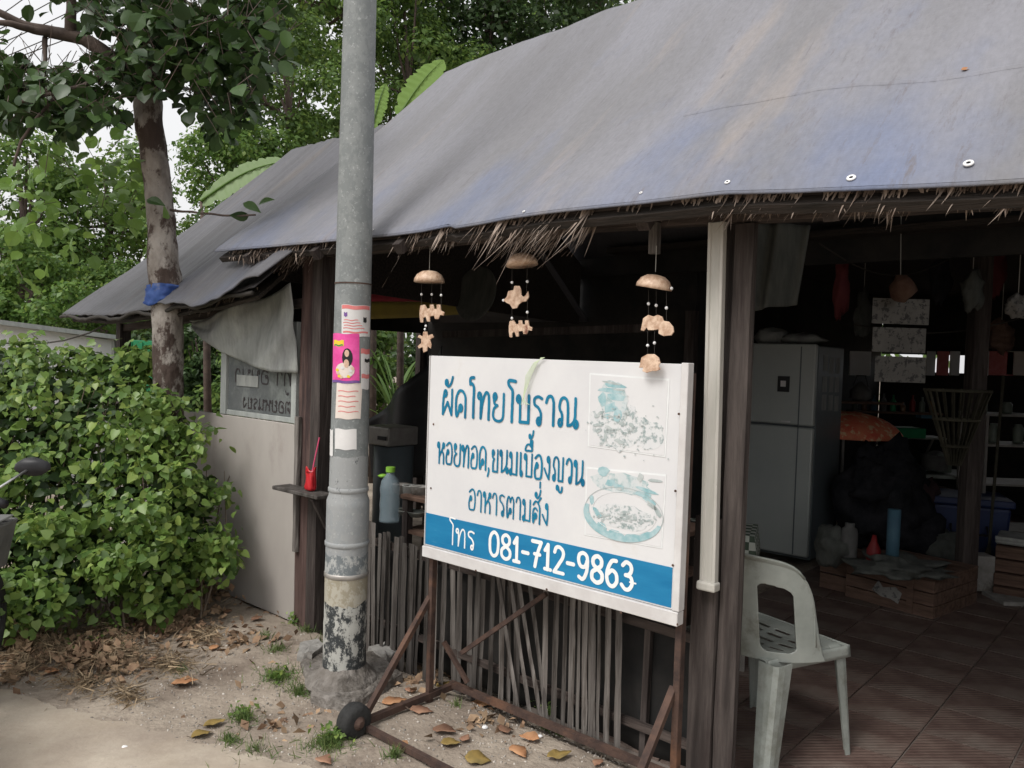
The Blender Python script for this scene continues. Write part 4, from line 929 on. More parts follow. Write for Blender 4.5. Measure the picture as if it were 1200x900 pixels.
rock('concrete_chunk', PG([(432, 772), (450, 766), (466, 777), (452, 786)]), .0, .06, M['conc'], None, 'small concrete piece right of the pole beneath the fence', 'concrete lump')
b = MB(); 
b.grid(lambda s, t: Vector((PC.x + (.08 + .09 * t) * math.cos(2 * math.pi * s), PC.y + (.08 + .09 * t) * math.sin(2 * math.pi * s), .155 - .115 * t ** .6 + .012 * noise.noise(Vector((math.cos(2 * math.pi * s) * 3, math.sin(2 * math.pi * s) * 3, t * 4))))), 40, 8)
b.build('mortar_collar', M['soilconc'], PO, smooth=True)
# ================================================================== WIND CHIMES
def chime(xt, yt, label, items, grp='shell and wood wind chimes along the beam', v=-.10, ystr=None):
    p = onv(xt, yt, v); C_ = thingS('wind_chime', p.x, v, p.z, label, 'wind chime', grp)
    top = onv(xt, ystr, v)
    MB().tube([(p.x, v, p.z + .01), (p.x + .0, v, top.z)], .0013, 5).build('string', M['cord'], C_)
    return C_, p
def cutout(C_, cx, cy, pts, v, name='cut_out_shape', th=.006, rotz=0):
    pl_ = [(onv(cx + dx, cy + dy, v).x, onv(cx + dx, cy + dy, v).z) for dx, dy in pts]
    b = MB().prism(pl_, v - th / 2, v + th / 2); return b.build(name, M['shell'], C_, bevel=.0012)
ELE = [(-12, -2), (-11, -8), (-6, -9), (-3, -4), (0, -5), (0, -9), (4, -9), (5, -4), (8, -4), (8, -9), (12, -9), (13, -2), (17, 0), (16, 4), (12, 3), (10, 8), (6, 8), (5, 4), (0, 5), (0, 11), (-3, 11), (-5, 5), (-8, 7), (-8, 12), (-11, 12), (-12, 5)]
TUR = [(-3, -13), (2, -13), (3, -8), (9, -10), (11, -6), (6, -3), (8, 3), (7, 8), (3, 5), (2, 11), (-3, 13), (-4, 6), (-9, 8), (-11, 5), (-6, 1), (-6, -4), (-11, -6), (-9, -9), (-4, -7)]
ROO = [(-14, 3), (-10, -1), (-8, -8), (-2, -9), (-1, -14), (5, -14), (7, -9), (7, -3), (10, -1), (13, -4), (15, -8), (16, -1), (13, 4), (8, 5), (4, 8), (2, 12), (-3, 13), (-6, 8), (-10, 6)]
COR = [(-16, 2), (-14, -8), (-8, -12), (-2, -10), (3, -12), (8, -10), (10, -5), (16, -4), (21, 2), (22, 8), (19, 12), (10, 13), (4, 10), (4, 5), (-2, 6), (-8, 6), (-10, 3), (-13, 7), (-17, 6)]
BLB = [(-12, 2), (-10, -7), (-3, -11), (5, -11), (10, -7), (12, -1), (10, 3), (12, 7), (7, 9), (2, 9), (-4, 11), (-9, 9), (-8, 5), (-13, 5)]
def dome(C_, x, y, rpx, v, tilt):
    p = onv(x, y, v); r = (onv(x + rpx, y, v) - onv(x - rpx, y, v)).length / 2 * .92
    MB().lathe([(r, 0), (r * .97, r * .22), (r * .80, r * .50), (r * .5, r * .70), (.004, r * .78), (.003, r * .72), (r * .46, r * .62), (r * .74, r * .44), (r * .9, .004)], 20, (p.x, v, p.z), Matrix.Rotation(R(tilt), 3, 'Y')).build('coconut_shell_dome', M['shell'], C_, smooth=True)
def beads(C_, L_, v):
    for x, y in L_:
        p = onv(x, y, v); MB().lathe([(.0005, .006), (.004, .0045), (.006, 0), (.004, -.0045), (.0005, -.006)], 8, p).build('bead', M['white'], C_, smooth=True)
def cords(C_, L_, v):
    for (x0, y0, x1, y1) in L_: MB().tube([onv(x0, y0, v), onv(x1, y1, v)], .0008, 4).build('thread', M['rope'], C_)
C_, p = chime(503, 321, 'smallest wind chime with its dome and two animal shapes, nearest the utility pole', None, ystr=288)
dome(C_, 503, 331, 13.5, -.10, 0); beads(C_, [(494, 345), (506, 345), (517, 346)], -.10)
cutout(C_, 504, 366, [(x, y) for x, y in ELE], -.10); cutout(C_, 499, 401, [(x * .85, y * .95) for x, y in TUR], -.11)
beads(C_, [(499, 382), (498, 386)], -.10); cords(C_, [(494, 330, 494, 362), (506, 330, 506, 362), (517, 330, 517, 362), (499, 372, 499, 395)], -.10)
C_, p = chime(611, 300, 'middle wind chime with a tilted coconut dome hanging above the menu sign', None, ystr=270)
dome(C_, 612, 311, 15.5, -.10, -8); beads(C_, [(600, 331), (618, 330), (590, 352), (600, 373), (618, 366)], -.10)
cutout(C_, 604, 349, ROO, -.10); cutout(C_, 609, 384, [(x * .95 - 1, y * .95) for x, y in ELE], -.10)
cords(C_, [(600, 311, 600, 345), (618, 311, 617, 345), (600, 355, 600, 380), (618, 350, 618, 380)], -.10)
C_, p = chime(768, 322, 'largest wind chime hanging from the wooden block left of the white channel', None, ystr=288)
dome(C_, 766, 338, 20, -.10, 10); beads(C_, [(760, 356), (769, 358), (781, 361), (759, 405), (767, 402), (787, 338)], -.10)
cutout(C_, 768, 381, COR, -.10); cutout(C_, 762, 426, BLB, -.215)
cords(C_, [(760, 340, 760, 375), (769, 340, 769, 375), (781, 342, 781, 380), (759, 388, 759, 420), (767, 388, 767, 420)], -.10)
# ================================================================== PLASTIC CHAIR
CHP = Vector((1.02, 3.10, 0)); CA = R(32)
CH = empty('plastic_chair', CHP, CA, 'dirty white moulded plastic chair seen from behind beside the right wooden post', 'chair')
def SMO(o, th):
    m = o.modifiers.new('sm', 'SMOOTH'); m.iterations = 6; m.factor = .6
    m = o.modifiers.new('s', 'SOLIDIFY'); m.thickness = th; m.offset = 0
def seatf(s, t):
    x = -.19 + .42 * s; hw = (.19 + .035 * s); y = hw * (2 * t - 1)
    z = .432 + .012 * s - .018 * math.exp(-((s - .4) / .35) ** 2) * (1 - (2 * t - 1) ** 2)
    if s > .92: z -= .02 * ((s - .92) / .08) ** 2
    e = abs(2 * t - 1)
    if e > .93: z -= .03 * ((e - .93) / .07) ** 1.5
    x += -.02 * (e ** 6) * (1 if s > .8 else 0)
    return Vector((x, y, z))
def seatmask(s, t):
    for k in range(5):
        for tt in (.27, .5, .73):
            if abs(s - (.26 + .12 * k)) < .016 and abs(t - tt) < .085: return False
    return True
SMO(MB().grid(seatf, 64, 60, seatmask).build('seat', M['plastic'], CH, smooth=True), .005)
# skirt round the seat
def skirt(s, t):
    a = s
    pts = [(-.19, -.19), (.23, -.225), (.23, .225), (-.19, .19)]
    k = min(2.9999, a * 3); i = int(k); f = k - i; p = Vector(pts[i]).lerp(Vector(pts[i + 1]), f)
    return Vector((p.x * (1 + .02 * t), p.y * (1 + .02 * t), .438 - .045 * t))
MB().grid(skirt, 60, 3).build('seat_rim', M['plastic'], CH, smooth=True, solid=.005)
def backf(s, t):
    a = s * 2 - 1; e = abs(a)
    zt = .42 + (.395 - .035 * e * e) * max(0, 1 - e ** 9) ** .4 + .004
    z = .425 + (zt - .425) * t
    y = .268 * math.sin(a * 1.35) / math.sin(1.35) * (1 - .03 * t)
    x = -.215 - .045 * t + .245 * e ** 2.2
    if t > .97: x -= .008
    return Vector((x, y, z))
def bmask(s, t):
    a = abs(s * 2 - 1)
    def rr(a, t, a0, a1, t0, t1, r):
        if not (a0 < a < a1 and t0 < t < t1): return False
        da = min(a - a0, a1 - a) / (a1 - a0); dt = min(t - t0, t1 - t) / (t1 - t0) * 2.2
        return not (da < r and dt < r and (r - da) ** 2 + (r - dt) ** 2 > r * r)
    if rr(a, t, .42, .75, .10 , .80 - .10 * a, .25): return False
    if a < .24 and .865 < t < .955: return False
    return True
SMO(MB().grid(backf, 180, 110, bmask).build('backrest', M['plastic'], CH, smooth=True), .007)
def rimtube(a0, a1, t):
    return [backf(a0 + (a1 - a0) * k / 30, t) for k in range(31)]
MB().tube(rimtube(.06, .94, .995), .0055, 8).build('top_roll', M['plastic'], CH, smooth=True)
def leg(x0, y0, x1, y1, w0, w1, sx_, sy_, z0=.43):
    b = MB(); n = 8
    for i in range(n + 1):
        t = i / n; x = x0 + (x1 - x0) * t; y = y0 + (y1 - y0) * t; z = z0 * (1 - t); w_ = w0 + (w1 - w0) * t
        b.v += [(x + sx_ * w_, y, z), (x + sx_ * w_ * .5, y + sy_ * .004, z), (x + sx_ * .012, y + sy_ * .002, z), (x, y - sy_ * .012, z), (x - sx_ * .002, y - sy_ * w_ * .45, z), (x, y - sy_ * w_ * .9, z)]
        if i:
            for k in range(5): a = (i - 1) * 6 + k; b.f.append((a, a + 1, a + 7, a + 6))
    return b
for (x0, y0, x1, y1, w0, w1, sx_, sy_) in ((-.20, -.235, -.275, -.265, .085, .055, 1, -1), (-.20, .235, -.275, .265, .085, .055, 1, 1), (.225, -.215, .262, -.235, .065, .035, -1, -1), (.225, .215, .262, .235, .065, .035, -1, 1)):
    leg(x0, y0, x1, y1, w0, w1, sx_, sy_).build('leg', M['plastic'], CH, smooth=False, solid=.005)
# ================================================================== INSIDE THE STALL
Mc = Matrix.Rotation
F1 = onv(944, 403, 3.47); ft = F1.z; fs = onv(905, 497, 3.47).z
FR = thingS('refrigerator', 1.03, 3.47, 0, 'tall grey two-door refrigerator with paper notes stuck to its side', 'refrigerator')
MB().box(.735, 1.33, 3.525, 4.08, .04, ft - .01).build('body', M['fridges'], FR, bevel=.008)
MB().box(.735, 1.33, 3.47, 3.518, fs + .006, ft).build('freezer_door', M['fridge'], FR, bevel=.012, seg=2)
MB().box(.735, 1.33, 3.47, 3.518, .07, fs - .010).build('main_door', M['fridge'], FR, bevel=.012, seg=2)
MB().box(1.215, 1.223, 3.466, 3.472, .08, ft - .02).build('door_groove', M['fridges'], FR)
MB().box(1.09, 1.16, 3.461, 3.469, fs + .022, fs + .034).build('door_badge', M['chrome'], FR)
q = onv(918, 450, 3.46); MB().box(q.x - .045, q.x + .045, 3.458, 3.468, q.z - .06, q.z + .06).build('fridge_magnet', M['black'], FR)
MB().box(q.x - .02, q.x + .02, 3.454, 3.4575, q.z - .02, q.z + .025).build('magnet_picture', M['paper'], FR)
for k in range(9):
    v = 3.62 + (k % 3) * .14 + random.uniform(-.01, .01); z = 1.18 + (k // 3) * .15 + random.uniform(-.02, .02); MB().box(1.331, 1.333, v, v + .09, z, z + .12).build('note', M['drape'], FR)
def blob(b, c, r, seed, amp=.25, n=18, squash=1):
    c = Vector(c); base = len(b.v)
    def f(s, t):
        a = 2 * math.pi * s; e = math.pi * (t - .5); d = Vector((math.cos(a) * math.cos(e), math.sin(a) * math.cos(e), math.sin(e)))
        k = 1 + amp * noise.noise(d * 1.8 + Vector((seed, 0, 0))) + amp * .5 * noise.noise(d * 5 + Vector((0, seed, 0)))
        return c + Vector((d.x * r[0] * k, d.y * r[1] * k, d.z * r[2] * k))
    return b.grid(f, n, n // 2 + 2)
q = thingS('plastic_bag', .95, 3.7, ft, 'crumpled pale plastic bags heaped on top of the refrigerator', 'bag')
blob(blob(MB(), (.88, 3.7, ft + .06), (.14, .16, .07), 3), (1.12, 3.72, ft + .045), (.17, .14, .05), 5).build('bag_heap', M['drape'], q, smooth=True, kind='stuff')
nb = thingW('paper_notices', pxY(1055, 445, 5.0), 'three pale printed sheets hanging one under another from a cord inside the stall', 'notice', rz=0)
def sheetpx(name, x0, x1, y0, y1, Y, m, par, th=.003):
    p = pxY(x0, y0, Y); q_ = pxY(x1, y1, Y); return MB().box(p.x, q_.x, Y - th / 2, Y + th / 2, q_.z, p.z).build(name, m, par)
M['dimpaper'] = mat('darkened_notice_paper', (.18, .175, .165), (.24, .235, .22), .8, 6, c3=(.08, .08, .08), s3=22, t3=(.52, .58))  # notice paper toned dark grey with darker print specks
sheetpx('notice_sheet', 1023, 1088, 349, 381, 5.0, M['dimpaper'], nb); sheetpx('notice_sheet', 1023, 1084, 383, 414, 5.0, M['dimpaper'], nb); sheetpx('notice_sheet', 1026, 1084, 417, 449, 5.0, M['dimpaper'], nb)
MB().tube([pxY(1055, 347, 5.0), pxY(1056, 250, 5.0)], .003, 5).build('cord', M['cord'], nb)
q = thingW('cloth_bundle', pxY(1058, 352, 4.9), 'dim reddish cloth bundle hanging above the printed notices', 'bundle')
blob(MB(), pxY(1058, 338, 4.9), (.075, .06, .08), 8).build('bundle', mat('dull_red_cloth', (.10, .05, .035), (.16, .10, .07), .9, 9), q, smooth=True)
# parasol: folded low behind the fridge
M['orange'] = mat('brightened_orange_fabric', (.85, .16, .10), (.88, .30, .16), .7, 9, c3=(.9, .62, .35), s3=14, t3=(.54, .58))  # colours brightened to carry the light that falls in from the far gap
pc = pxY(988, 522, 6.9); PR = thingW('parasol', Vector((pc.x, pc.y, 0)), 'bright red and orange patterned parasol canopy behind the refrigerator', 'parasol')
rr_ = .50
def canopy(s, t):
    a = 2 * math.pi * s; r = rr_ * math.sin(t * 1.35) / math.sin(1.35); k = 1 - .05 * abs(math.sin(4 * a)) * t
    return Vector((pc.x + r * k * math.cos(a), pc.y + r * k * math.sin(a), pc.z + .03 + .27 * math.cos(t * 1.35)))
MB().grid(canopy, 48, 10).build('canopy', M['orange'], PR, smooth=True, solid=.003)
MB().tube([(pc.x, pc.y, 0), (pc.x, pc.y, pc.z + .3)], .014, 8).build('pole', M['steel'], PR)
for k, (x, y, Y, r, lab) in enumerate(((1032, 585, 6.1, (.33, .28, .42), 'large black cloth-covered heap beside the refrigerator'), (1073, 610, 6.2, (.18, .2, .34), 'smaller dark red-tinged sack leaning on the black heap'))):
    p = pxY(x, y, Y); q = thingW('covered_heap', Vector((p.x, Y, 0)), lab, 'sack')
    blob(blob(blob(MB(), (p.x, Y, p.z), r, k + 11, .5, 40), (p.x + .16, Y - .1, p.z - .22), (r[0] * .7, r[1] * .7, r[2] * .5), k + 5, .6, 30), (p.x - .12, Y - .12, p.z + .12), (r[0] * .6, r[1] * .6, r[2] * .45), k + 8, .6, 30).build('cover', M['blackcloth'] if k == 0 else mat('dark_maroon_cloth', (.05, .02, .022), (.03, .02, .022), .9, 6), q, smooth=True)
# crate
p = pxG(990, 700); cr = empty('wooden_crate', p, R(-52), 'low flat wooden crate with a torn white mark standing on the stall floor', 'crate')
cw_, cd_, chh = .56, .62, .24
for i in range(3):
    z = .005 + i * .08
    MB().box(0, cw_, 0, .018, z, z + .074).build('crate_board', M['crate'], cr, bevel=.003)
    MB().box(cw_ - .018, cw_, .02, cd_, z, z + .074).build('crate_board', M['crate'], cr, bevel=.003)
    MB().box(0, .018, .02, cd_, z, z + .074).build('crate_board', M['crate'], cr, bevel=.003)
for i in range(6): MB().box(-.005, cw_ + .005, .0 + i * .103, .097 + i * .103, chh + .001, chh + .015).build('crate_lid_slat', M['crate'], cr, bevel=.003)
b = MB(); b.prism([(.18, .10), (.22, .17), (.25, .13), (.33, .15), (.37, .12), (.35, .05), (.30, .07), (.24, .07)], -.003, -.001); b.build('torn_white_label', M['dimpaper'], cr)
MB().box(.40, .44, -.006, -.001, .01, .23).build('crate_batten', M['crate'], cr)
p2 = pxG(963, 690); c2 = empty('wooden_crate', p2, R(-48), 'narrow dark wooden crate just left of the low flat crate by the refrigerator', 'crate')
for i in range(2): MB().box(-.02, .22, 0, .018, .01 + i * .11, .11 + i * .11).build('crate_board', M['crate'], c2, bevel=.003)
MB().box(.202, .22, .02, .4, .01, .22).build('crate_side', M['crate'], c2, bevel=.003)
MB().box(-.02, .21, 0, .4, .222, .235).build('crate_lid', M['crate'], c2, bevel=.003)
def onfloor(name, x, y, z, label, cat): 
    d = ray(x, y); t = (z - 1.5) / d.z; P = CAM + d * t; return thingW(name, P, label, cat), P
q, P = onfloor('folded_tarp', 1052, 668, .27, 'crumpled grey sheet lying on the low wooden crate', 'sheet')
blob(MB(), P + Vector((0, 0, .02)), (.24, .2, .05), 4, .8, 30).build('sheet', M['darkcloth'], q, smooth=True)
q, P = onfloor('blue_pipe', 1045, 664, .28, 'upright pale blue plastic pipe standing on the wooden crate', 'pipe')
MB().tube([P, P + Vector((.0, 0, .36))], .038, 14).build('pipe', M['ltblue'], q, smooth=True)
q, P = onfloor('canister', 994, 655, .27, 'dull white canister on the crate beside the refrigerator', 'canister')
MB().lathe([(.05, 0), (.052, .02), (.052, .17), (.045, .20), (.03, .21), (.03, .235), (.001, .235)], 16, P).build('canister_body', M['bask'], q, smooth=True)  # dark plastic tone stands in for dim light on the white canister
q, P = onfloor('red_bottle', 1023, 662, .27, 'small red sauce bottle between the canister and the blue pipe', 'bottle')
MB().lathe([(.04, 0), (.042, .02), (.042, .10), (.02, .15), (.012, .19), (.001, .19)], 14, P)  .build('bottle_body', M['redd'], q, smooth=True)
# inner post with basket
p = pxG(1130, 702); ip = thingW('inner_post', Vector((p.x, p.y, 0)), 'dark square wooden post standing inside the stall behind the crate', 'post')
MB().post(p.x - .055, p.x + .055, p.y - .05, p.y + .05, 0, 2.36).build('post_shaft', M['wood'], ip)
bk = pxY(1118, 545, p.y - .14); BK = thingW('bamboo_basket', bk, 'tall cone-shaped bamboo basket hanging on the inner post', 'basket')
bt = pxY(1118, 456, p.y - .14).z
M['basket'] = mat('green_brown_bamboo', (.04, .038, .026), (.075, .07, .05), .85, 8, rnd=.35)
for k in range(22):
    a = 2 * math.pi * k / 22; r0, r1 = .04, .21
    MB().bar((bk.x + r0 * math.cos(a), bk.y + r0 * .6 * math.sin(a), bk.z), (bk.x + r1 * math.cos(a), bk.y + r1 * .6 * math.sin(a), bt), .016, .004).build('basket_splint', M['basket'], BK)
for f in (.25, .6, .98):
    r = .04 + .17 * f; z = bk.z + (bt - bk.z) * f; MB().tube([(bk.x + r * math.cos(2 * math.pi * k / 24), bk.y + r * .6 * math.sin(2 * math.pi * k / 24), z) for k in range(25)], .009, 6).build('basket_hoop', M['basket'], BK)
# blue cooler box
p = pxG(1125, 662); bx = empty('cooler_box', Vector((p.x, p.y, 0)), R(-20), 'dark blue plastic cooler box with a lid behind the inner post', 'cooler box')
b = MB(); b.v = [(x * (.25 + .03 * z / .5), y * (.22 + .02 * z / .5), z) for z in (0, .5) for x, y in ((-1, -1), (1, -1), (1, 1), (-1, 1))]; b.f = [(3, 2, 1, 0), (4, 5, 6, 7)] + [(k, (k + 1) % 4, (k + 1) % 4 + 4, k + 4) for k in range(4)]
b.build('box_body', M['bluep'], bx, bevel=.02, seg=2); MB().box(-.3, .3, -.26, .26, .503, .56).build('lid', M['bluep'], bx, bevel=.015, seg=2)
MB().box(-.285, -.25, -.245, -.21, .05, .49).build('corner_rib', M['bluep'], bx); MB().tube([(-.12, -.25, .36), (-.12, -.29, .30), (.12, -.29, .30), (.12, -.25, .36)], .01, 6).build('handle', M['black'], bx)
# table with clutter
p = pxY(1083, 552, 7.0); tb_ = empty('side_table', Vector((p.x, 7.0, 0)), R(-8), 'pale-topped table against the far side of the stall', 'table')
MB().box(-.35, .42, -.25, .25, p.z - .03, p.z).build('tabletop', M['plastic'], tb_, bevel=.004)
for sx_ in (-.31, .38):
    for sy_ in (-.21, .21): MB().box(sx_ - .02, sx_ + .02, sy_ - .02, sy_ + .02, 0, p.z - .032).build('leg', M['steel'], tb_)
MB().box(-.33, .40, -.2, -.18, p.z - .3, p.z - .27).build('crossbar', M['steel'], tb_)
def smallbox(name, x, y, Y, w_, h, m, lab, cat, d=None):
    P = pxY(x, y, Y); q = thingW(name, P, lab, cat); MB().box(P.x - w_ / 2, P.x + w_ / 2, Y - (d or w_) / 2, Y + (d or w_) / 2, P.z, P.z + h).build(name + '_body', m, q, bevel=.006, seg=2); return q
q = smallbox('shelf', 1062, 513, 7.3, .62, .02, M['plastic'], 'narrow pale wall shelf above the side table', 'shelf', .25)
for s_ in (-.25, .25): P = pxY(1062, 513, 7.3); MB().bar((P.x + s_, 7.3, P.z - .002), (P.x + s_, 7.42, P.z - .16), .015, .015).build('bracket', M['steel'], q)
q = smallbox('green_basin', 1060, 512, 7.28, .26, .09, M['green'], 'small green plastic basin on the pale wall shelf', 'basin')
q = smallbox('blue_tub', 1083, 490, 7.45, .11, .05, M['ltblue'], 'little light blue tub in the dark beyond the shelf', 'tub')
# metal rack at right edge
P = pxY(1172, 610, 6.4); rk = thingW('metal_rack', Vector((P.x, 6.4, 0)), 'dim steel shelf rack holding odds and ends at the right edge', 'rack')
x0 = pxY(1143, 500, 6.4).x; x1 = x0 + .75; z1_ = pxY(1150, 486, 6.4).z
for xx in (x0, x1):
    for yy in (6.25, 6.6): MB().box(xx - .012, xx + .012, yy - .012, yy + .012, 0, z1_).build('upright', M['steel'], rk)
for zz_ in (z1_, z1_ - .24, z1_ - .55, .25): MB().box(x0 - .02, x1 + .02, 6.24, 6.62, zz_, zz_ + .015).build('rack_shelf', M['steel'], rk)
M['jar'] = mat('greenish_jar', (.10, .12, .10), (.15, .17, .14), .4, 6)
for k in range(7):
    xx = x0 + .06 + k * .1; zz_ = (z1_ + .017, z1_ - .223)[k % 2]; hgt = random.uniform(.09, .17)
    q = thingW('jar', (xx, 6.42, zz_), ('leftmost jar on the upper rack shelf', 'leftmost jar on the second rack shelf', 'second jar from the left on the upper rack shelf', 'second jar from the left on the second rack shelf', 'third jar from the left on the upper rack shelf', 'rightmost jar on the second rack shelf', 'rightmost jar on the upper rack shelf')[k], 'jar', 'jars on the steel rack')
    MB().lathe([(.035, 0), (.038, .01), (.038, hgt * .8), (.026, hgt * .9), (.026, hgt), (.001, hgt)], 12, (xx, 6.42, zz_)).build('jar_body', M['jar'], q, smooth=True)
# planks stacked at right edge
p = pxG(1163, 700)
for k in range(4):
    q = empty('plank_step', Vector((p.x + .02 * k, p.y + .03 * k, .0 + k * .085)), R(-35), ('lowest', 'second lowest', 'third', 'topmost')[k] + ' broad worn plank of the stack at the right edge', 'plank', 'stacked planks at the right edge')
    MB().box(0, .9, -.02, .45, .0, .078).build('plank', M['crate'], q, bevel=.006)
q = empty('grey_tray', Vector((p.x + .06, p.y + .1, .345)), R(-35), 'pale grey slab-like tray lying on the stacked planks', 'tray')
MB().box(.0, .7, 0, .4, 0, .03).build('tray_base', M['drape'], q, bevel=.01); MB().box(0, .7, 0, .02, .031, .05).build('tray_lip', M['drape'], q)
q = smallbox('rubble_block', 1147, 690, 5.4, .13, .24, M['conc'], 'mossy concrete block standing between inner post and planks', 'block')
q = smallbox('teal_tub', 1150, 722, 5.25, .22, .10, mat('dark_teal', (.02, .08, .09), (.03, .1, .1), .6, 5), 'dark teal tub on the floor in front of the planks', 'tub')
q = smallbox('stone_block', 1184, 722, 5.2, .25, .13, M['conc'], 'rough pale stone block at the floor edge on the right', 'block')
# things seen through the far gap
for k, (x, w_, m) in enumerate(((1007, .22, 'white'), (1090, .09, 'white'), (1104, .12, 'redpr'), (1118, .1, 'white'), (1152, .1, 'white'), (1172, .26, 'redpr'), (1195, .3, 'cream'))):
    q = smallbox('hanging_cloth', x, 440, 8.2, w_, .25, M[m], ('white shirt beyond the far gap nearest the refrigerator', 'narrow white cloth left of the dark red one beyond the gap', 'dark red cloth between two white ones beyond the gap', 'narrow white cloth right of the dark red one beyond the gap', 'small white cloth right of the inner post beyond the gap', 'pinkish red cloth beyond the far gap near the right edge', 'cream cloth beyond the far gap at the right edge')[k], 'cloth', .02); q['group'] = 'cloths hanging beyond the far gap'
# table with checked cloth behind the right post
M['check'] = mat('green_white_check', (.55, .57, .5), None, .8)
cn = M['check'].node_tree; ck = cn.nodes.new('ShaderNodeTexChecker'); ck.inputs['Scale'].default_value = 26; ck.inputs['Color1'].default_value = (.36, .38, .34, 1); ck.inputs['Color2'].default_value = (.05, .07, .05, 1)
tcc = cn.nodes.new('ShaderNodeTexCoord'); cn.links.new(tcc.outputs['Object'], ck.inputs['Vector']); cn.links.new(ck.outputs[0], cn.nodes['Principled BSDF'].inputs['Base Color'])
P = pxY(862, 618, 4.0); q = empty('checked_table', Vector((P.x - .08, P.y, 0)), R(-20), 'small table under a green and white checked cloth behind the right post', 'table')
def clothf(s, t):
    x = -.22 + .44 * s; y = -.2 + .4 * t; e = max(abs(2 * s - 1), abs(2 * t - 1)); z = P.z
    if e > .8: f = (e - .8) / .2; z -= .14 * f; x *= 1 - .12 * f; y *= 1 - .12 * f
    return Vector((x, y, z + .006 * math.sin(20 * s) * (e > .8)))
MB().grid(clothf, 30, 30).build('checked_cloth', M['check'], q, smooth=True, solid=.003)
MB().box(-.165, .165, -.15, .15, P.z - .03, P.z - .006).build('tabletop', M['crate'], q)
for a_ in (-.14, .14):
    for b_ in (-.12, .12): MB().box(a_ - .015, a_ + .015, b_ - .015, b_ + .015, 0, P.z - .031).build('leg', M['steel'], q)
# counter behind the fence
ct = thingS('food_counter', 1.3, .5, 0, 'cluttered low wooden counter behind the bamboo fence and menu sign', 'counter')
MB().box(.35, 1.85, .28, .85, .74, .765).build('counter_top', M['crate'], ct, bevel=.004)
MB().box(.35, 1.85, .3, .85, .56, .58).build('lower_shelf', M['crate'], ct)
for u in (.38, 1.8):
    for v in (.31, .8): MB().box(u - .02, u + .02, v - .02, v + .02, 0, .738).build('leg', M['wood'], ct)
MB().box(-.1, 1.9, .86, .88, -.03, .765).build('counter_shade_back', M['dark'], ct)  # dark board run down to the ground in place of shade behind the fence
def put(name, x, y, v, prof, m, lab, cat, grp=None, extra=None, n=20):
    p = onv(x, y, v); q = thingS(name, p.x, v, p.z, lab, cat, grp); MB().lathe(prof, n, p).build(name + '_body', m, q, smooth=True)
    if extra: extra(q, p)
    return q
put('water_bottle', 456, 611, .16, [(.05, 0), (.052, .01), (.048, .05), (.052, .09), (.048, .13), (.052, .17), (.045, .21), (.02, .245), (.018, .26)], M['bottle'], 'clear water bottle with a lime green cap behind the fence by the pole', 'bottle',
    extra=lambda q, p: MB().lathe([(.024, .255), (.024, .28), (.001, .282)], 14, p).build('cap', M['limecap'], q))
put('plastic_bag', 449, 560, .19, [(.001, 0), (.02, .004), (.03, .012), (.012, .02), (.001, .022)], M['limecap'], 'scrap of lime green plastic above the water bottle', 'bag')
for a_, b_ in ((476, 604), (488, 606)): put('bowl', a_, b_, .33, [(.02, 0), (.03, .002), (.05, .03), (.052, .032), (.028, .006), (.001, .005)], M['plastic'], ('dull white bowl on the lower shelf nearer the pole', 'dull white bowl on the lower shelf nearer the sign')[a_ > 480], 'bowl', 'bowls on the lower shelf')
for k, (a_, b_, m_) in enumerate(((470, 578, 'steel'), (482, 580, 'drape'), (492, 581, 'conc'))): put('food_tub', a_, b_, .36, [(.035, 0), (.045, .004), (.05, .05), (.052, .052), (.04, .045), (.001, .04)], M[m_], ('steel tub on the counter nearest the pole', 'grey tub in the middle of the counter end', 'rough pale tub on the counter beside the sign edge')[k], 'tub', 'tubs on the counter end')
def potx(q, p):
    MB().box(p.x - .03, p.x + .05, .83 - .0, .835, p.z + .30, p.z + .325).build('handle_slot', M['black'], q)
p = onv(446, 600, .95); q = thingS('steamer_pot', p.x, 1.05, 0, 'old square-lidded steel steamer pot standing behind the fence right of the pole', 'pot')
zt_ = onv(446, 502, .85).z; zm_ = onv(446, 524, .85).z
MB().lathe([(.13, 0.0), (.135, .5), (.135, zm_ - .01), (.001, zm_ - .01)], 24, (p.x, 1.05, 0)).build('pot_body', M['fridges'], q, smooth=True)
MB().box(p.x - .14, p.x + .12, .90, 1.16, zm_, zt_).build('square_lid', M['steel'], q, bevel=.008, seg=2)
MB().box(p.x + .02, p.x + .10, .888, .898, zm_ + .04, zm_ + .065).build('handle_slot', M['black'], q)
# dark cover hanging in the middle left
def cover(s, t):
    x = 430 + 85 * s; yt = np.interp(s, [0, .3, .6, 1], [492, 470, 448, 405]); y = yt + (560 - yt) * t; p = onv(x, y, 1.9); p.y += .06 * math.sin(s * 9 + t); return p
q = thingS('dark_cover', onv(470, 520, 1.9).x, 1.9, .6, 'black cloth cover draped over equipment behind the steamer pot', 'cover')
MB().grid(cover, 30, 12).build('cover_cloth', M['black'], q, smooth=True, solid=.006)
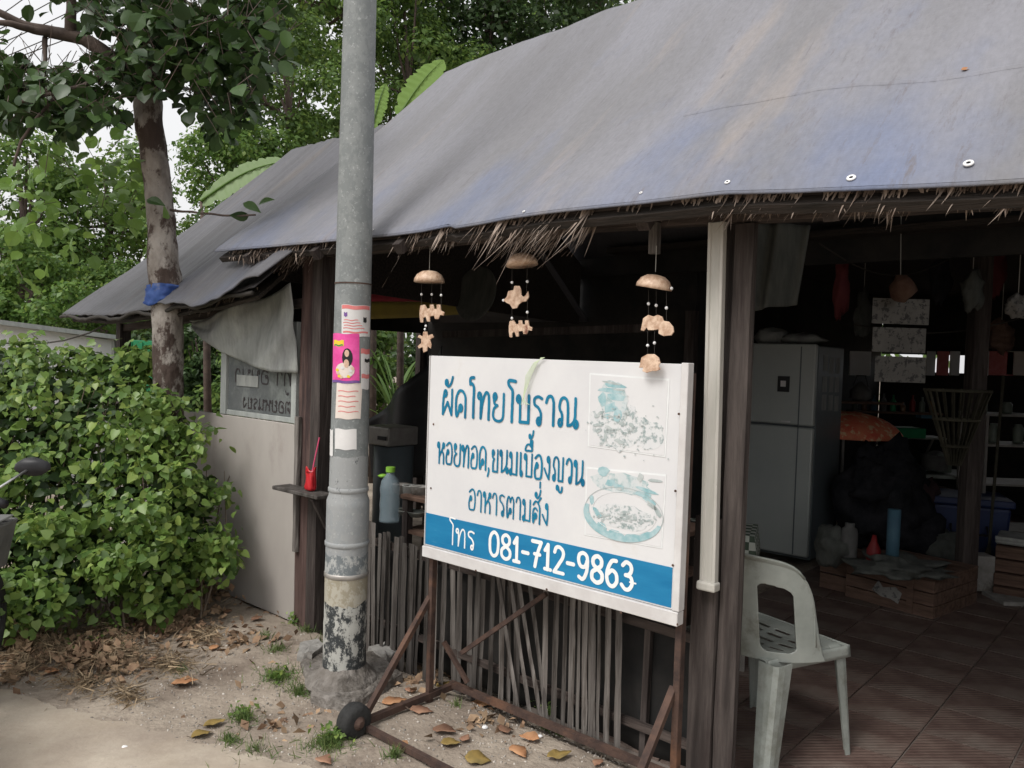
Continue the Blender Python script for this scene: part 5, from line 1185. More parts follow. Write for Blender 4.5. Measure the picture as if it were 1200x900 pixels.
# red drink on the ledge
p = onv(364, 570, -.10); q = thingS('iced_drink', p.x, -.10, .785, 'bright red drink in a plastic bag with a pink straw on the ledge', 'drink')
zb = .786
def bagf(s, t):
    a = 2 * math.pi * s; ca, sa = math.cos(a), math.sin(a); k = 1 / max(abs(ca), abs(sa)) ** .6
    r = .030 * (1 + .06 * math.sin(5 * a + 9 * t) + .05 * math.sin(2 * a - 6 * t)) * (1 - .18 * t) * min(1, .5 + t * 6)
    return Vector((p.x + r * k * ca, -.10 + r * .7 * k * sa, zb + (.115 + .012 * math.sin(a * 2)) * t))
MB().grid(bagf, 24, 14).build('drink_bag', M['red'], q, smooth=True, solid=.001)
M['straw'] if False else None
MB().tube([(p.x + .0, -.10, zb + .05), (p.x + .025, -.10, zb + .15), (p.x + .065, -.10, zb + .28)], .0035, 8).build('straw', mat('pink_straw', (.75, .10, .22), None, .4), q)
MB().lathe([(.026, .100), (.001, .104)], 12, (p.x, -.10, zb)).build('ice_surface', M['redd'], q)

def hang(name, x, y0, y1, Y, wpx, m, lab, cat, seed):
    p = pxY(x, y1, Y); q = thingW(name, Vector((p.x, Y, p.z)), lab, cat); t = pxY(x, y0, Y); w_ = wpx / 2 * Y / FPX; h = (t.z - p.z) / 2
    blob(MB(), (p.x, Y, p.z + h), (w_, w_ * .7, h), seed, .5, 22).build(name + '_body', M[m], q, smooth=True)
    MB().tube([(p.x, Y, t.z - h * .2), (p.x, Y, min(2.36, t.z + .35))], .003, 5).build('cord', M['cord'], q)
hang('hanging_bag', 1138, 318, 362, 5.0, 26, 'darkcloth', 'dim bunch of small bags hanging left of the pale one at the right edge', 'hanging bag', 3)
hang('hanging_bag', 1192, 345, 372, 4.8, 28, 'dimpaper', 'small pale plastic bag hanging near the right edge', 'hanging bag', 6)
hang('hanging_bag', 985, 300, 372, 5.4, 18, 'maroon', 'narrow dark red bag hanging behind the slung tarpaulin bundle', 'hanging bag', 9)
M['jarb'] = mat('amber_bottle_glass', (.10, .05, .02), (.14, .07, .03), .2, 5, spec=.6)
sh = thingW('bottle_shelf', pxY(1050, 508, 7.4), 'dark wall shelf crowded with little bottles behind the printed notices', 'shelf')
P = pxY(1040, 482, 7.4); MB().box(P.x - .35, P.x + .5, 7.36, 7.49, P.z - .02, P.z).build('shelf_board', M['crate'], sh)
for k in range(9):
    xx = P.x - .30 + k * .09; hh = random.uniform(.08, .17); n_ = ('first', 'second', 'third', 'fourth', 'fifth', 'sixth', 'seventh', 'eighth', 'ninth')[k]
    q = thingW('bottle', (xx, 7.42, P.z + .001), n_ + ' bottle from the left on the dark wall shelf', 'bottle', 'bottles on the dark wall shelf')
    MB().lathe([(.024, 0), (.026, .01), (.026, hh * .6), (.010, hh * .78), (.010, hh), (.001, hh)], 12, (xx, 7.42, P.z + .001)).build('bottle_body', M[('jar', 'jarb', 'ltblue', 'bask', 'green', 'jarb', 'redd', 'jar', 'jarb')[k]], q, smooth=True)
for k, (x, y, w_, h, m, lab) in enumerate(((1010, 655, .30, .30, 'bask', 'grey box under the black heap beside the refrigerator'), (1095, 600, .26, .22, 'crate', 'small brown box beneath the pale side table'), (1060, 560, .18, .13, 'darkcloth', 'dim box sitting on the pale side table at its left end'), (1100, 552, .12, .16, 'jar', 'dim greenish tin on the right end of the side table'))):
    q = smallbox('storage_box', x, y, (6.3, 7.1, 7.0, 6.95)[k], w_, h, M[m], lab, 'box', .2)
# ring shapes and a rolled mat in the dark behind the sign
p = onv(560, 345, 1.5); q = thingS('round_tray', p.x, 1.5, p.z, 'large dim round tray hung in the dark left of the middle chime', 'tray')
MB().lathe([(.001, .01), (.15, .012), (.19, .03), (.195, .026), (.155, 0), (.001, 0)], 32, p, Matrix.Rotation(R(80), 3, 'X')).build('tray_dish', M['darkcloth'], q, smooth=True)
p0 = onv(520, 392, 1.8); p1 = onv(700, 384, 1.8); q = thingS('serving_hatch_rail', p0.x, 1.8, p0.z, 'dim wooden rail crossing the dark behind the chimes', 'rail')
MB().bar(p0, p1 + Vector((.5, 0, 0)), .03, .05).build('rail_bar', M['wood'], q)

def lth(name, x, y, Y, prof, m, lab, cat, rot=None):
    P = pxY(x, y, Y); q = thingW(name, P, lab, cat); MB().lathe(prof, 20, P, rot).build(name + '_body', M[m], q, smooth=True); return q, P
q, P = lth('cooking_pot', 1096, 551, 6.95, [(.10, 0), (.115, .02), (.115, .13), (.122, .135), (.10, .14), (.03, .17), (.001, .172)], 'bask', 'dark lidded cooking pot on the pale side table beside the inner post', 'pot')
q, P = lth('kettle', 1008, 470, 7.2, [(.05, 0), (.09, .03), (.09, .10), (.04, .15), (.02, .17), (.001, .18)], 'bask', 'dim kettle shape in the dark just above the parasol', 'kettle')
MB().tube([P + Vector((-.07, 0, .12)), P + Vector((-.04, 0, .23)), P + Vector((.04, 0, .23)), P + Vector((.07, 0, .12))], .008, 6).build('handle', M['black'], q)
MB().bar(P + Vector((-.25, 0, -.012)), P + Vector((.35, 0, -.012)), .2, .02).build('shelf_plate', M['crate'], q)
for k, (x, y0, y1, Y, wpx, m, lab) in enumerate(((905, 300, 345, 4.6, 16, 'darkcloth', 'dim small sack hanging high above the refrigerator'), (1100, 300, 350, 5.6, 22, 'blackcloth', 'black bag hanging right of the printed notices'), (1165, 290, 345, 5.8, 24, 'maroon', 'dim maroon bag hanging above the steel rack'), (1010, 345, 395, 6.0, 20, 'darkcloth', 'dim grey bag hanging just left of the printed notices'), (1172, 375, 415, 6.0, 26, 'crate', 'brownish bundle hanging low over the steel rack'))):
    hang('hanging_bag', x, y0, y1, Y, wpx, m, lab, 'hanging bag', 20 + k)
q = thingW('bamboo_broom', pxY(1160, 640, 5.6), 'thin bamboo broom leaning beside the inner post', 'broom')
a_, b_ = pxY(1158, 655, 5.6), pxY(1176, 440, 5.75); MB().tube([a_, b_], .011, 7).build('broom_stick', M['basket'], q)
bb = MB()
for k in range(40): d = Vector((random.gauss(0, .05), random.gauss(0, .03), -.30)); bb.tube([a_ + Vector((0, 0, .12)), a_ + Vector((0, 0, .12)) + d], .0025, 4, cap=False)
bb.build('bristles', M['basket'], q, kind='stuff')
for k, (x, y, Y, r, lab) in enumerate(((1100, 690, 5.9, (.20, .16, .17), 'slumped dim rice sack on the floor behind the crate'), (976, 640, 5.2, (.12, .12, .13), 'small dim sack wedged beside the refrigerator foot'))):
    p = pxY(x, y, Y); p.z = max(p.z, r[2] * .9); q = thingW('rice_sack', Vector((p.x, Y, 0)), lab, 'sack'); blob(MB(), (p.x, Y, p.z), r, 31 + k, .35, 26).build('sack_body', M['darkcloth'], q, smooth=True)
for k, (x0, y0, x1, y1, sg) in enumerate(((960, 285, 1120, 300, 30), (1000, 380, 1200, 372, 14))):
    q = thingW('electric_cable', pxY(x0, y0, 5.2), ('black cable looping across the dark under the rear ceiling', 'thin black cable crossing at the height of the printed notices')[k], 'cable')
    MB().tube([pxY(x0 + (x1 - x0) * t, y0 + (y1 - y0) * t + sg * math.sin(math.pi * t), 5.2 + .3 * t) for t in np.linspace(0, 1, 16)], .005, 6).build('cable', M['rope'], q, smooth=True)
# ================================================================== LEFT SIDE: SHED, GREEN PANEL, MOTORCYCLE
a = pxY(-70, 366, 7.6); b_ = pxY(133, 396, 9.2)
shd = thingW('white_shed', Vector(((a.x + b_.x) / 2, (a.y + b_.y) / 2, 0)), 'low white shed with a grey roof edge beyond the green bush', 'shed')
dv = (b_ - a); dv.z = 0; dv.normalize(); nv_ = Vector((-dv.y, dv.x, 0))
b = MB(); c1_, c2_ = a, b_
for k in (0, 1):
    for P in (c1_, c2_): b.v += [(P.x + nv_.x * 2 * k, P.y + nv_.y * 2 * k, -.05), (P.x + nv_.x * 2 * k, P.y + nv_.y * 2 * k, P.z - .03)]
b.f = [(0, 2, 3, 1), (4, 5, 7, 6), (0, 1, 5, 4), (2, 6, 7, 3), (1, 3, 7, 5)]
b.build('wall', mat('bright_white_wall', (.82, .82, .82), (.78, .78, .78), .6, 3), shd)
b = MB(); e0 = c1_ - dv * .3 - nv_ * .12; e1 = c2_ + dv * .12 - nv_ * .12
for k in (0, 1):
    for P in (e0, e1): b.v += [(P.x + nv_.x * 2.3 * k, P.y + nv_.y * 2.3 * k, P.z - .027), (P.x + nv_.x * 2.3 * k, P.y + nv_.y * 2.3 * k, P.z + .02)]
b.f = [(0, 2, 3, 1), (4, 5, 7, 6), (0, 1, 5, 4), (2, 6, 7, 3), (1, 3, 7, 5), (0, 4, 6, 2)]
b.build('roof', M['alu'], shd)
MB().box(c2_.x - .05, c2_.x + .02, c2_.y - .02, c2_.y + .03, -.05, c2_.z - .032).build('corner_post', M['alu'], shd)
P0 = pxY(137, 398, 9.0); P1 = pxY(178, 440, 9.0)
gp = thingW('green_barrier', Vector((P0.x, 9.0, 0)), 'bright green metal panel between the white shed and the tree trunk', 'panel')
MB().box(P0.x, P1.x + .1, 9.0, 9.05, -.05, P0.z).build('panel_sheet', M['green'], gp, bevel=.005)
for k in range(4): MB().box(P0.x + .04 + k * .12, P0.x + .055 + k * .12, 8.985, 8.998, -.05, P0.z - .02).build('panel_rib', M['green'], gp)
cb_ = thingW('hanging_cable', pxY(0, 402, 6.5), 'black cable sagging in front of the white shed to the roof corner', 'cable')
MB().tube([pxY(x_, y_, Y_) for x_, y_, Y_ in ((-40, 398, 6.6), (0, 402, 6.5), (40, 404, 6.3), (75, 399, 6.1), (105, 390, 5.9), (140, 372, 5.6))], .006, 6).build('cable', M['rope'], cb_, smooth=True)
mb0 = Vector((-2.21, 3.0, 0)); MT = empty('parked_motorcycle', mb0, R(8), 'small parked motorcycle with a grey front basket reaching in at the left edge', 'motorcycle')
def wheel(y):
    Mw = Matrix.Rotation(R(90), 3, 'Y')
    w_ = MB().lathe([(.235, -.025), (.265, -.032), (.285, -.018), (.29, 0), (.285, .018), (.265, .032), (.235, .025), (.235, -.025)], 40, (0, y, .29), Mw).build('wheel', M['rubber'], MT, smooth=True)
    MB().lathe([(.215, -.014), (.236, -.02), (.236, .02), (.215, .014), (.215, -.014)], 36, (0, y, .29), Mw).build('rim', M['chrome'], w_, smooth=True)
    sp_ = MB()
    for k in range(12): a_ = 2 * math.pi * k / 12; sp_.tube([(0, y + .02 * math.cos(a_), .29 + .02 * math.sin(a_)), (0, y + .216 * math.cos(a_ + .2), .29 + .216 * math.sin(a_ + .2))], .003, 4)
    sp_.build('spokes', M['chrome'], w_, kind='stuff')
wheel(.30); wheel(-.90)
bk_ = MB(); bx0, bx1, by0, by1, bz0_, bz1_ = -.16, .17, .06, .33, .56, .745
for (p, q) in (((bx0, by0), (bx1, by0)), ((bx1, by0), (bx1, by1)), ((bx1, by1), (bx0, by1)), ((bx0, by1), (bx0, by0))):
    pass
tb = [(bx0 + .03, by0 + .02, bz0_), (bx1 - .03, by0 + .02, bz0_), (bx1 - .03, by1 - .02, bz0_), (bx0 + .03, by1 - .02, bz0_), (bx0, by0, bz1_), (bx1, by0, bz1_), (bx1, by1, bz1_), (bx0, by1, bz1_)]
bk_.v = tb; bk_.f = [(3, 2, 1, 0), (0, 1, 5, 4), (1, 2, 6, 5), (2, 3, 7, 6), (3, 0, 4, 7)]
bo = bk_.build('front_basket', M['bask'], MT, solid=.008)
MB().tube([tb[4], tb[5], tb[6], tb[7], tb[4]], .009, 6).build('basket_rim', M['bask'], bo)
MB().box(bx0 - .005, bx1 + .005, by0, by1, bz1_ + .01, bz1_ + .018, Matrix.Translation((0, 0, 0)) @ Matrix.Rotation(R(2), 4, 'X')).build('basket_lid', M['bask'], bo, bevel=.004)
MB().tube([(-.30, -.10, .90), (-.20, -.03, .93), (0, 0, .90), (.20, -.03, .93), (.30, -.10, .90)], .011, 8).build('handlebar', M['chrome'], MT, smooth=True)
for s_ in (-1, 1): MB().tube([(s_ * .24, -.06, .918), (s_ * .33, -.12, .895)], .017, 8).build('hand_grip', M['black'], MT, smooth=True)
MB().tube([(0, 0, .90), (0, .10, .6)], .03, 8).build('head_tube', M['black'], MT)
for s_ in (-.055, .055): MB().tube([(s_, .10, .62), (s_, .30, .29)], .016, 8).build('fork_leg', M['chrome'], MT)
mt_ = pxY(38, 547, 2.98); lp = MT.matrix_world
inv = (Matrix.Translation(mb0) @ Matrix.Rotation(R(8), 4, 'Z')).inverted(); mm_ = inv @ mt_; st0 = inv @ pxY(-8, 576, 2.85)
MB().tube([st0 + Vector((-.12, 0, -.10)), st0, st0.lerp(mm_, .9)], .005, 6).build('mirror_stem', M['chrome'], MT, smooth=True)
blob(MB(), mm_, (.062, .022, .034), 4, .12, 20).build('mirror', M['black'], MT, smooth=True)
blob(MB(), (0, .02, .84), (.08, .07, .08), 2, .1, 16).build('headlight', M['steel'], MT, smooth=True)
b = MB(); b.prism([(-.9, .45), (-.2, .42), (-.05, .75), (.02, .75), (-.12, .30), (-.9, .30)], -.07, .07); o = b.build('body_cover', M['black'], MT, bevel=.02); o.rotation_euler = (0, 0, R(90))
MB().box(-.12, .12, -1.05, -.35, .62, .70).build('seat', M['rubber'], MT, bevel=.03, seg=3)
MB().box(-.06, .06, -1.0, -.4, .44, .618).build('under_seat_frame', M['black'], MT, bevel=.01)
# ================================================================== WIRES IN THE SKY
for k, (y0, x1, y1) in enumerate(((14, 60, -30), (30, 95, -22), (48, 130, -14), (66, 190, -20), (72, 250, -26), (104, 260, -4), (120, 330, 0))):
    q = thingW('overhead_wire', pxY(-60, y0 + 22, 16), ('highest', 'second highest', 'third highest', 'fourth highest', 'fifth highest', 'second lowest', 'lowest')[k] + ' of the thin wires slanting up across the pale sky', 'wire', 'overhead wires in the pale sky')
    pts = []
    for i in range(13):
        t = i / 12; x_ = -60 + (x1 + 120) * t; sl_ = (y1 - y0) / (x1 - 0); y_ = y0 + sl_ * x_ + 5 * math.sin(math.pi * t); pts.append(pxY(x_, y_, 16 + 4 * t))
    MB().tube(pts, .011, 5).build('wire', M['rope'], q)
# ================================================================== GREENERY
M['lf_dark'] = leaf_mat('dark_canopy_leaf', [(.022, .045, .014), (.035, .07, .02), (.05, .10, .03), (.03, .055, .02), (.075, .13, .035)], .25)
M['lf_mid'] = leaf_mat('mid_green_leaf', [(.045, .09, .02), (.08, .15, .035), (.13, .22, .05), (.06, .115, .03), (.20, .29, .07)], .42)
M['lf_light'] = leaf_mat('light_green_leaf', [(.06, .125, .025), (.10, .19, .04), (.14, .24, .05), (.06, .12, .03), (.20, .29, .06)], .38)
M['lf_bush'] = leaf_mat('bush_leaf', [(.05, .10, .025), (.11, .20, .045), (.17, .27, .065), (.20, .31, .08), (.08, .14, .04), (.27, .36, .09), (.13, .21, .06)], .35, .36)
M['lf_near'] = leaf_mat('backlit_broad_leaf', [(.022, .045, .015), (.035, .07, .02), (.06, .115, .03), (.03, .055, .018)], .18, .4)  # backlit look of the crown put into the dark leaf colours
M['lf_nearl'] = leaf_mat('pale_broad_leaf', [(.09, .17, .035), (.13, .23, .05), (.17, .28, .06)], .4, .4)  # paler green for the lower leaf clusters
M['lf_ban'] = leaf_mat('banana_leaf', [(.17, .29, .06), (.20, .33, .08)], .4, .4)
M['lf_banp'] = leaf_mat('pale_banana_leaf', [(.20, .29, .13), (.22, .32, .14)], .3, .4)
M['twig'] = mat('dry_twig', (.12, .09, .07), (.2, .16, .12), .9, 9)
def tree(cx, cy, Y, rx_, ry_, nleaf, m, label, cat='tree', leafpx=7, nclump=34, base=0, group='trees behind the stall', trunk_r=.10, holes=1.0, name='leafy_tree'):
    k = Y / FPX; c = pxY(cx, cy, Y); Rx, Rz = rx_ * k, ry_ * k; Ry = min(Rx, 2.2)
    T = thingW(name, Vector((c.x, Y, -.05)), label, cat, group)
    cl = []; per = []
    lead = [Vector((c.x + random.uniform(-.2, .2) * Rx, Y, -.05)), Vector((c.x, Y, c.z * .4)), Vector((c.x + .1 * Rx, Y, max(.5, c.z - Rz * .2))), Vector((c.x, Y, c.z + Rz * .6))]
    MB().tube(lead, [trunk_r, trunk_r * .8, trunk_r * .55, trunk_r * .2], 8).build('trunk', M['bark2'], T, smooth=True)
    bb = MB()
    for i in range(nclump):
        d = rng.normal(0, 1, 3); d /= np.linalg.norm(d); rr = rng.uniform(.35, .95)
        p = np.array([c.x + d[0] * Rx * rr, Y + d[1] * Ry * rr, c.z + d[2] * Rz * rr]); s = rng.uniform(.14, .30) * min(Rx, Rz) * 1.15
        cl.append((p, (s * 1.2, s * 1.1, s * .75))); per.append(int(nleaf * s ** 1.6))
        if i % 2 == 0:
            q_ = lead[2] if p[2] > lead[2].z else lead[1]; mid = Vector(p).lerp(q_, .5) + Vector((0, 0, -.08 * Rz)); bb.tube([q_, mid, Vector(p)], [trunk_r * .35, trunk_r * .2, trunk_r * .08], 5)
    bb.build('branches', M['bark2'], T, kind='stuff')
    tot = sum(per); per = [max(10, int(p_ * nleaf / tot)) for p_ in per]
    P, N_ = clump_points(cl, per, shell=.35); keep = P[:, 2] > .02; P = P[keep]; N_ = N_[keep]; n_ = len(P)
    fr_ = rand_mats(n_, P, N_, rng.uniform(.7, 1.4, n_) * leafpx * k, .55)
    leaf_mass('crown', m, T, P, fr_, QUAD); return T
D_, MI, LI = M['lf_dark'], M['lf_mid'], M['lf_light']
tree(690, -90, 21, 190, 150, 13000, D_, 'tall dark tree crowning above the roof ridge at the top of the view', leafpx=6.5, trunk_r=.2)
tree(560, -10, 18, 150, 170, 15000, D_, 'dark dense tree behind the roof to the right of the utility pole', leafpx=6.5, trunk_r=.2)
tree(470, 80, 16, 100, 150, 11000, MI, 'mid green tree directly behind the utility pole and pale banana leaf', leafpx=6)
tree(400, -20, 17, 120, 150, 11000, MI, 'tall green tree behind the pole reaching the top of the frame', leafpx=6.5, trunk_r=.16)
tree(330, 110, 14, 95, 150, 12000, MI, 'feathery green tree between the near trunk and the utility pole', leafpx=5.5)
tree(265, 215, 12.5, 85, 110, 9000, LI, 'bright green bushy tree just right of the near trunk above the low roof', leafpx=5.5)
tree(120, 245, 13, 95, 95, 9000, LI, 'light yellow-green tree left of the near trunk', leafpx=5.5)
tree(20, 250, 12, 90, 105, 12000, LI, 'light green tree at the far left edge under the pale sky', leafpx=5.5)
tree(60, 345, 10, 120, 75, 10000, LI, 'shadowy green shrub mass above the white shed', leafpx=6, name='tall_shrub', cat='shrub', group='shrubs behind the stall')
tree(180, 330, 10.5, 80, 80, 6000, MI, 'green shrub behind the near trunk above the low roof corner', leafpx=6, name='tall_shrub', cat='shrub', group='shrubs behind the stall')
tree(-60, 180, 12, 80, 150, 5000, MI, 'green tree cut by the left edge of the frame', leafpx=6)
tree(228, 430, 9.5, 70, 65, 5000, D_, 'dark green shrub seen under the low roof left of the window', leafpx=7, name='tall_shrub', cat='shrub', group='shrubs behind the stall', trunk_r=.04)
tree(330, 440, 9.5, 90, 75, 5000, MI, 'green shrub seen through the lettered window pane', leafpx=7, name='tall_shrub', cat='shrub', group='shrubs behind the stall', trunk_r=.04)
tree(425, 430, 10, 60, 90, 5000, MI, 'green shrub seen through the stall just right of the pole', leafpx=7, name='tall_shrub', cat='shrub', group='shrubs behind the stall', trunk_r=.04)
tree(520, 430, 11, 90, 90, 5500, D_, 'dark shrub beyond the open stall end behind the sign', leafpx=7, name='tall_shrub', cat='shrub', group='shrubs behind the stall', trunk_r=.04)
# distant wood closing the view
P = []; N_ = []
nw = 26000; ax_ = rng.uniform(-26, 14, nw); zz_ = rng.random(nw) ** .8
hgt = 5.2 + 1.3 * np.sin(ax_ * .7) + .8 * np.sin(ax_ * 1.9 + 1) + np.clip((ax_ + 9) * .9, -2.6, 9)
P = np.stack([ax_, 27 + rng.normal(0, .8, nw), zz_ * hgt], 1); N_ = np.tile([0, -1, .6], (nw, 1))
leaf_mass('distant_wood', MI, None, P, rand_mats(nw, P, N_, rng.uniform(.25, .5, nw), .6), QUAD)
# palm-like fronds seen through the stall
M['frond'] = leaf_mat('palm_frond', [(.07, .13, .03), (.10, .18, .045)], .3)
bp_ = pxY(462, 520, 9.0); PLM = thingW('young_palm', Vector((bp_.x, 9.0, -.05)), 'young palm with narrow arching fronds seen through the stall right of the pole', 'palm')
def blade(b, base, d, L, wd, droop, n=10):
    side = d.cross(Vector((0, 0, 1))).normalized(); k0 = len(b.v)
    for i in range(n + 1):
        t = i / n; c = base + d * L * t + Vector((0, 0, -droop * L * t * t)); w_ = wd * math.sin(math.pi * min(1, .06 + t * .94)) ** .7 + .001
        b.v += [tuple(c - side * w_ + Vector((0, 0, w_ * .3))), tuple(c), tuple(c + side * w_ + Vector((0, 0, w_ * .3)))]
        if i: a = k0 + 3 * (i - 1); b.f += [(a, a + 3, a + 4, a + 1), (a + 1, a + 4, a + 5, a + 2)]
    return b
MB().tube([(bp_.x, 9, -.05), (bp_.x, 9, 1.0)], .05, 8).build('stem', M['bark2'], PLM)
for k in range(22):
    a_ = random.uniform(0, 6.28); e_ = random.uniform(.7, 1.4); d = Vector((math.cos(a_) * math.cos(e_), math.sin(a_) * math.cos(e_), math.sin(e_)))
    blade(MB(), Vector((bp_.x, 9, random.uniform(.6, 1.0))), d, random.uniform(.8, 1.35), .022, .35).build('frond', M['frond'], PLM, smooth=True)
# banana leaves over the roof
def banana(name, base, tip, wd, label, Y, sag=.1, face=None):
    A_, B_ = pxY(*base, Y), pxY(*tip, Y + .15); T = thingW('banana_plant', Vector((A_.x, Y, -.05)), label, 'banana plant', 'banana plants behind the stall roof')
    foot = Vector((A_.x + .1, Y + .1, -.05)); MB().tube([foot, foot.lerp(A_, .6) + Vector((.02, 0, 0)), A_], [.045, .035, .015], 10).build('stem', M['bark2'], T, smooth=True)
    dr = B_ - A_; L = dr.length; dn = dr.normalized(); side = dn.cross(Vector((.12, -.95, .3))).normalized(); b = MB(); n = 36; k0 = 0
    for i in range(n + 1):
        t = i / n; c = A_ + dr * t + Vector((0, 0, sag * math.sin(math.pi * t)))
        w_ = wd * (math.sin(math.pi * min(1, .05 + t * .95)) ** .55) * (1 - (.30 if i % 9 == 4 else .16 if i % 5 == 0 else 0)) * (1 + .1 * noise.noise(Vector((i * .7, base[0], 0)))) + .002
        for s_, q_ in ((-1, -1), (-.5, -.5), (0, 0), (.5, .5), (1, 1)):
            b.v.append(tuple(c + side * w_ * s_ + Vector((0, -.10 * w_ * abs(s_) + .006 * math.sin(i * 1.9), -.25 * w_ * s_ * s_))))
        if i:
            for k in range(4): a = (i - 1) * 5 + k; b.f.append((a, a + 5, a + 6, a + 1))
    lf = b.build('leaf', M['lf_banp' if base[0] < 300 else 'lf_ban'], T, smooth=True)
    MB().tube([A_ + dr * t + Vector((0, -.012, sag * math.sin(math.pi * t))) for t in np.linspace(0, 1, 12)], [.014 - .012 * t for t in np.linspace(0, 1, 12)], 6).build('midrib', M['lf_light'], lf, smooth=True)
    return T
banana('b', (468, 135), (520, 70), .17, 'bright green banana leaf standing up above the roof right of the pole', 8.6, .05)
banana('b', (236, 236), (350, 188), .135, 'broad pale green banana leaf arching over the low roof left of the pole', 8.0, .10)
banana('b', (436, 150), (452, 98), .10, 'narrow dim banana leaf beside the pole above the roof', 9.4, .03)
# ------------------------------------------------------------------ the near tree through the eave
TY = W(-1.04, -.17).y
NT = thingW('broadleaf_tree', W(-1.06, -.17, -.05), 'broad-leaved tree with patchy pale bark growing up through the low roof edge', 'tree')
tpx = [(203, 800, 36), (201, 600, 36), (198, 450, 34), (196, 380, 34), (193, 320, 35), (189, 262, 31), (183, 205, 31), (176, 150, 31), (171, 95, 30), (166, 50, 28), (160, 0, 26), (150, -80, 24), (135, -200, 20)]
pts = [pxY(x_, y_, TY) for x_, y_, _ in tpx]
# resample for knobbly bark
def resample(pts, rad, n):
    o_, r_ = [], []; m_ = len(pts) - 1
    for i in range(n + 1):
        t = i / n * m_; k = min(int(t), m_ - 1); f = t - k; o_.append(Vector(pts[k]).lerp(Vector(pts[k + 1]), f)); r_.append(rad[k] + (rad[k + 1] - rad[k]) * f)
    return o_, r_
rad = [w_ / 2 * TY / FPX for _, _, w_ in tpx]
pp, rr2 = resample(pts, rad, 90)
b = MB().tube(pp, rr2, 20)
b.v = [tuple(Vector(v) + noise.noise_vector(Vector(v) * 9) * .010 + noise.noise_vector(Vector(v) * 3) * .012) for v in b.v]
b.build('trunk', M['bark'], NT, smooth=True)
def limb(L_, name='branch', m='bark2', par=None):
    pts = [pxY(x_, y_, TY + dy) for x_, y_, _, dy in L_]; rad = [w_ / 2 * TY / FPX for _, _, w_, _ in L_]; o_, r_ = resample(pts, rad, 5 * len(L_))
    b = MB().tube(o_, r_, 9); b.v = [tuple(Vector(v) + noise.noise_vector(Vector(v) * 12) * .005) for v in b.v]; return b.build(name, M[m], par or NT, smooth=True)
limb([(172, 110, 26, 0), (140, 75, 20, -.05), (100, 46, 15, -.1), (62, 38, 14, -.15), (30, 30, 9, -.2), (0, 15, 8, -.25), (-60, -10, 6, -.3)])
limb([(66, 38, 10, -.15), (40, 36, 9, -.2), (14, 28, 7, -.3), (-30, 24, 5, -.4)])
limb([(82, 42, 13, -.12), (84, 15, 11, -.15), (83, -30, 9, -.2), (90, -120, 7, -.2)])
limb([(170, 90, 18, 0), (200, 95, 10, -.1), (235, 70, 8, -.2), (275, 60, 6, -.3), (310, 40, 4, -.4)])
limb([(165, 40, 16, 0), (200, 10, 12, .1), (250, -40, 9, .1)])
limb([(168, 70, 12, 0), (130, 82, 8, -.2), (100, 100, 5, -.4), (60, 110, 4, -.5), (20, 120, 3, -.6)])
limb([(53, 44, 6, -.15), (52, 75, 4, -.2), (50, 100, 3, -.25)]); limb([(80, 95, 4, -.4), (42, 140, 3, -.5), (24, 165, 3, -.5), (16, 195, 3, -.5)])
limb([(200, 246, 3, -.1), (230, 249, 2.6, -.15), (262, 253, 2.4, -.2), (300, 252, 2, -.25)])
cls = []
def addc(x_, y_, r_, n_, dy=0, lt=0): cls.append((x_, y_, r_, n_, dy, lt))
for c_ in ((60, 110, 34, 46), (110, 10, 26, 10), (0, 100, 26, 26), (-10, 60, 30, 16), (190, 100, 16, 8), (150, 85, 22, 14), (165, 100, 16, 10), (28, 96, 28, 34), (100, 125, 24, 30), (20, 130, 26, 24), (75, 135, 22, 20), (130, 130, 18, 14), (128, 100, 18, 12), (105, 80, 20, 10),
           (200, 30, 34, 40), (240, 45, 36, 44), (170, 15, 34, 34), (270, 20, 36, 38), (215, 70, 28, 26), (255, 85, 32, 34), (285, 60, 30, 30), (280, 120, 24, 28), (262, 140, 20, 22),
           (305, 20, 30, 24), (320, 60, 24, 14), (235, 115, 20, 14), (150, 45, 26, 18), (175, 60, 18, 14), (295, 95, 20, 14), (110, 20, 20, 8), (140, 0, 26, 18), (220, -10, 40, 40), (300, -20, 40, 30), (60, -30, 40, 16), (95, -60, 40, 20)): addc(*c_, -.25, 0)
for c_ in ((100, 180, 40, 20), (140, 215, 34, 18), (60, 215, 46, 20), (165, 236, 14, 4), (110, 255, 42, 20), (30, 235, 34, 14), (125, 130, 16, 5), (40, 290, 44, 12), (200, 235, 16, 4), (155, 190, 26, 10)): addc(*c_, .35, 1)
OVAL = (np.array([(0, 0, 0), (.12, -.26, .03), (.42, -.42, .07), (.75, -.34, .03), (1, 0, -.14), (.75, .34, .03), (.42, .42, .07), (.12, .26, .03), (.45, 0, -.0)]), [(0, 1, 2, 8), (8, 2, 3, 4), (8, 4, 5, 6), (0, 8, 6, 7)])
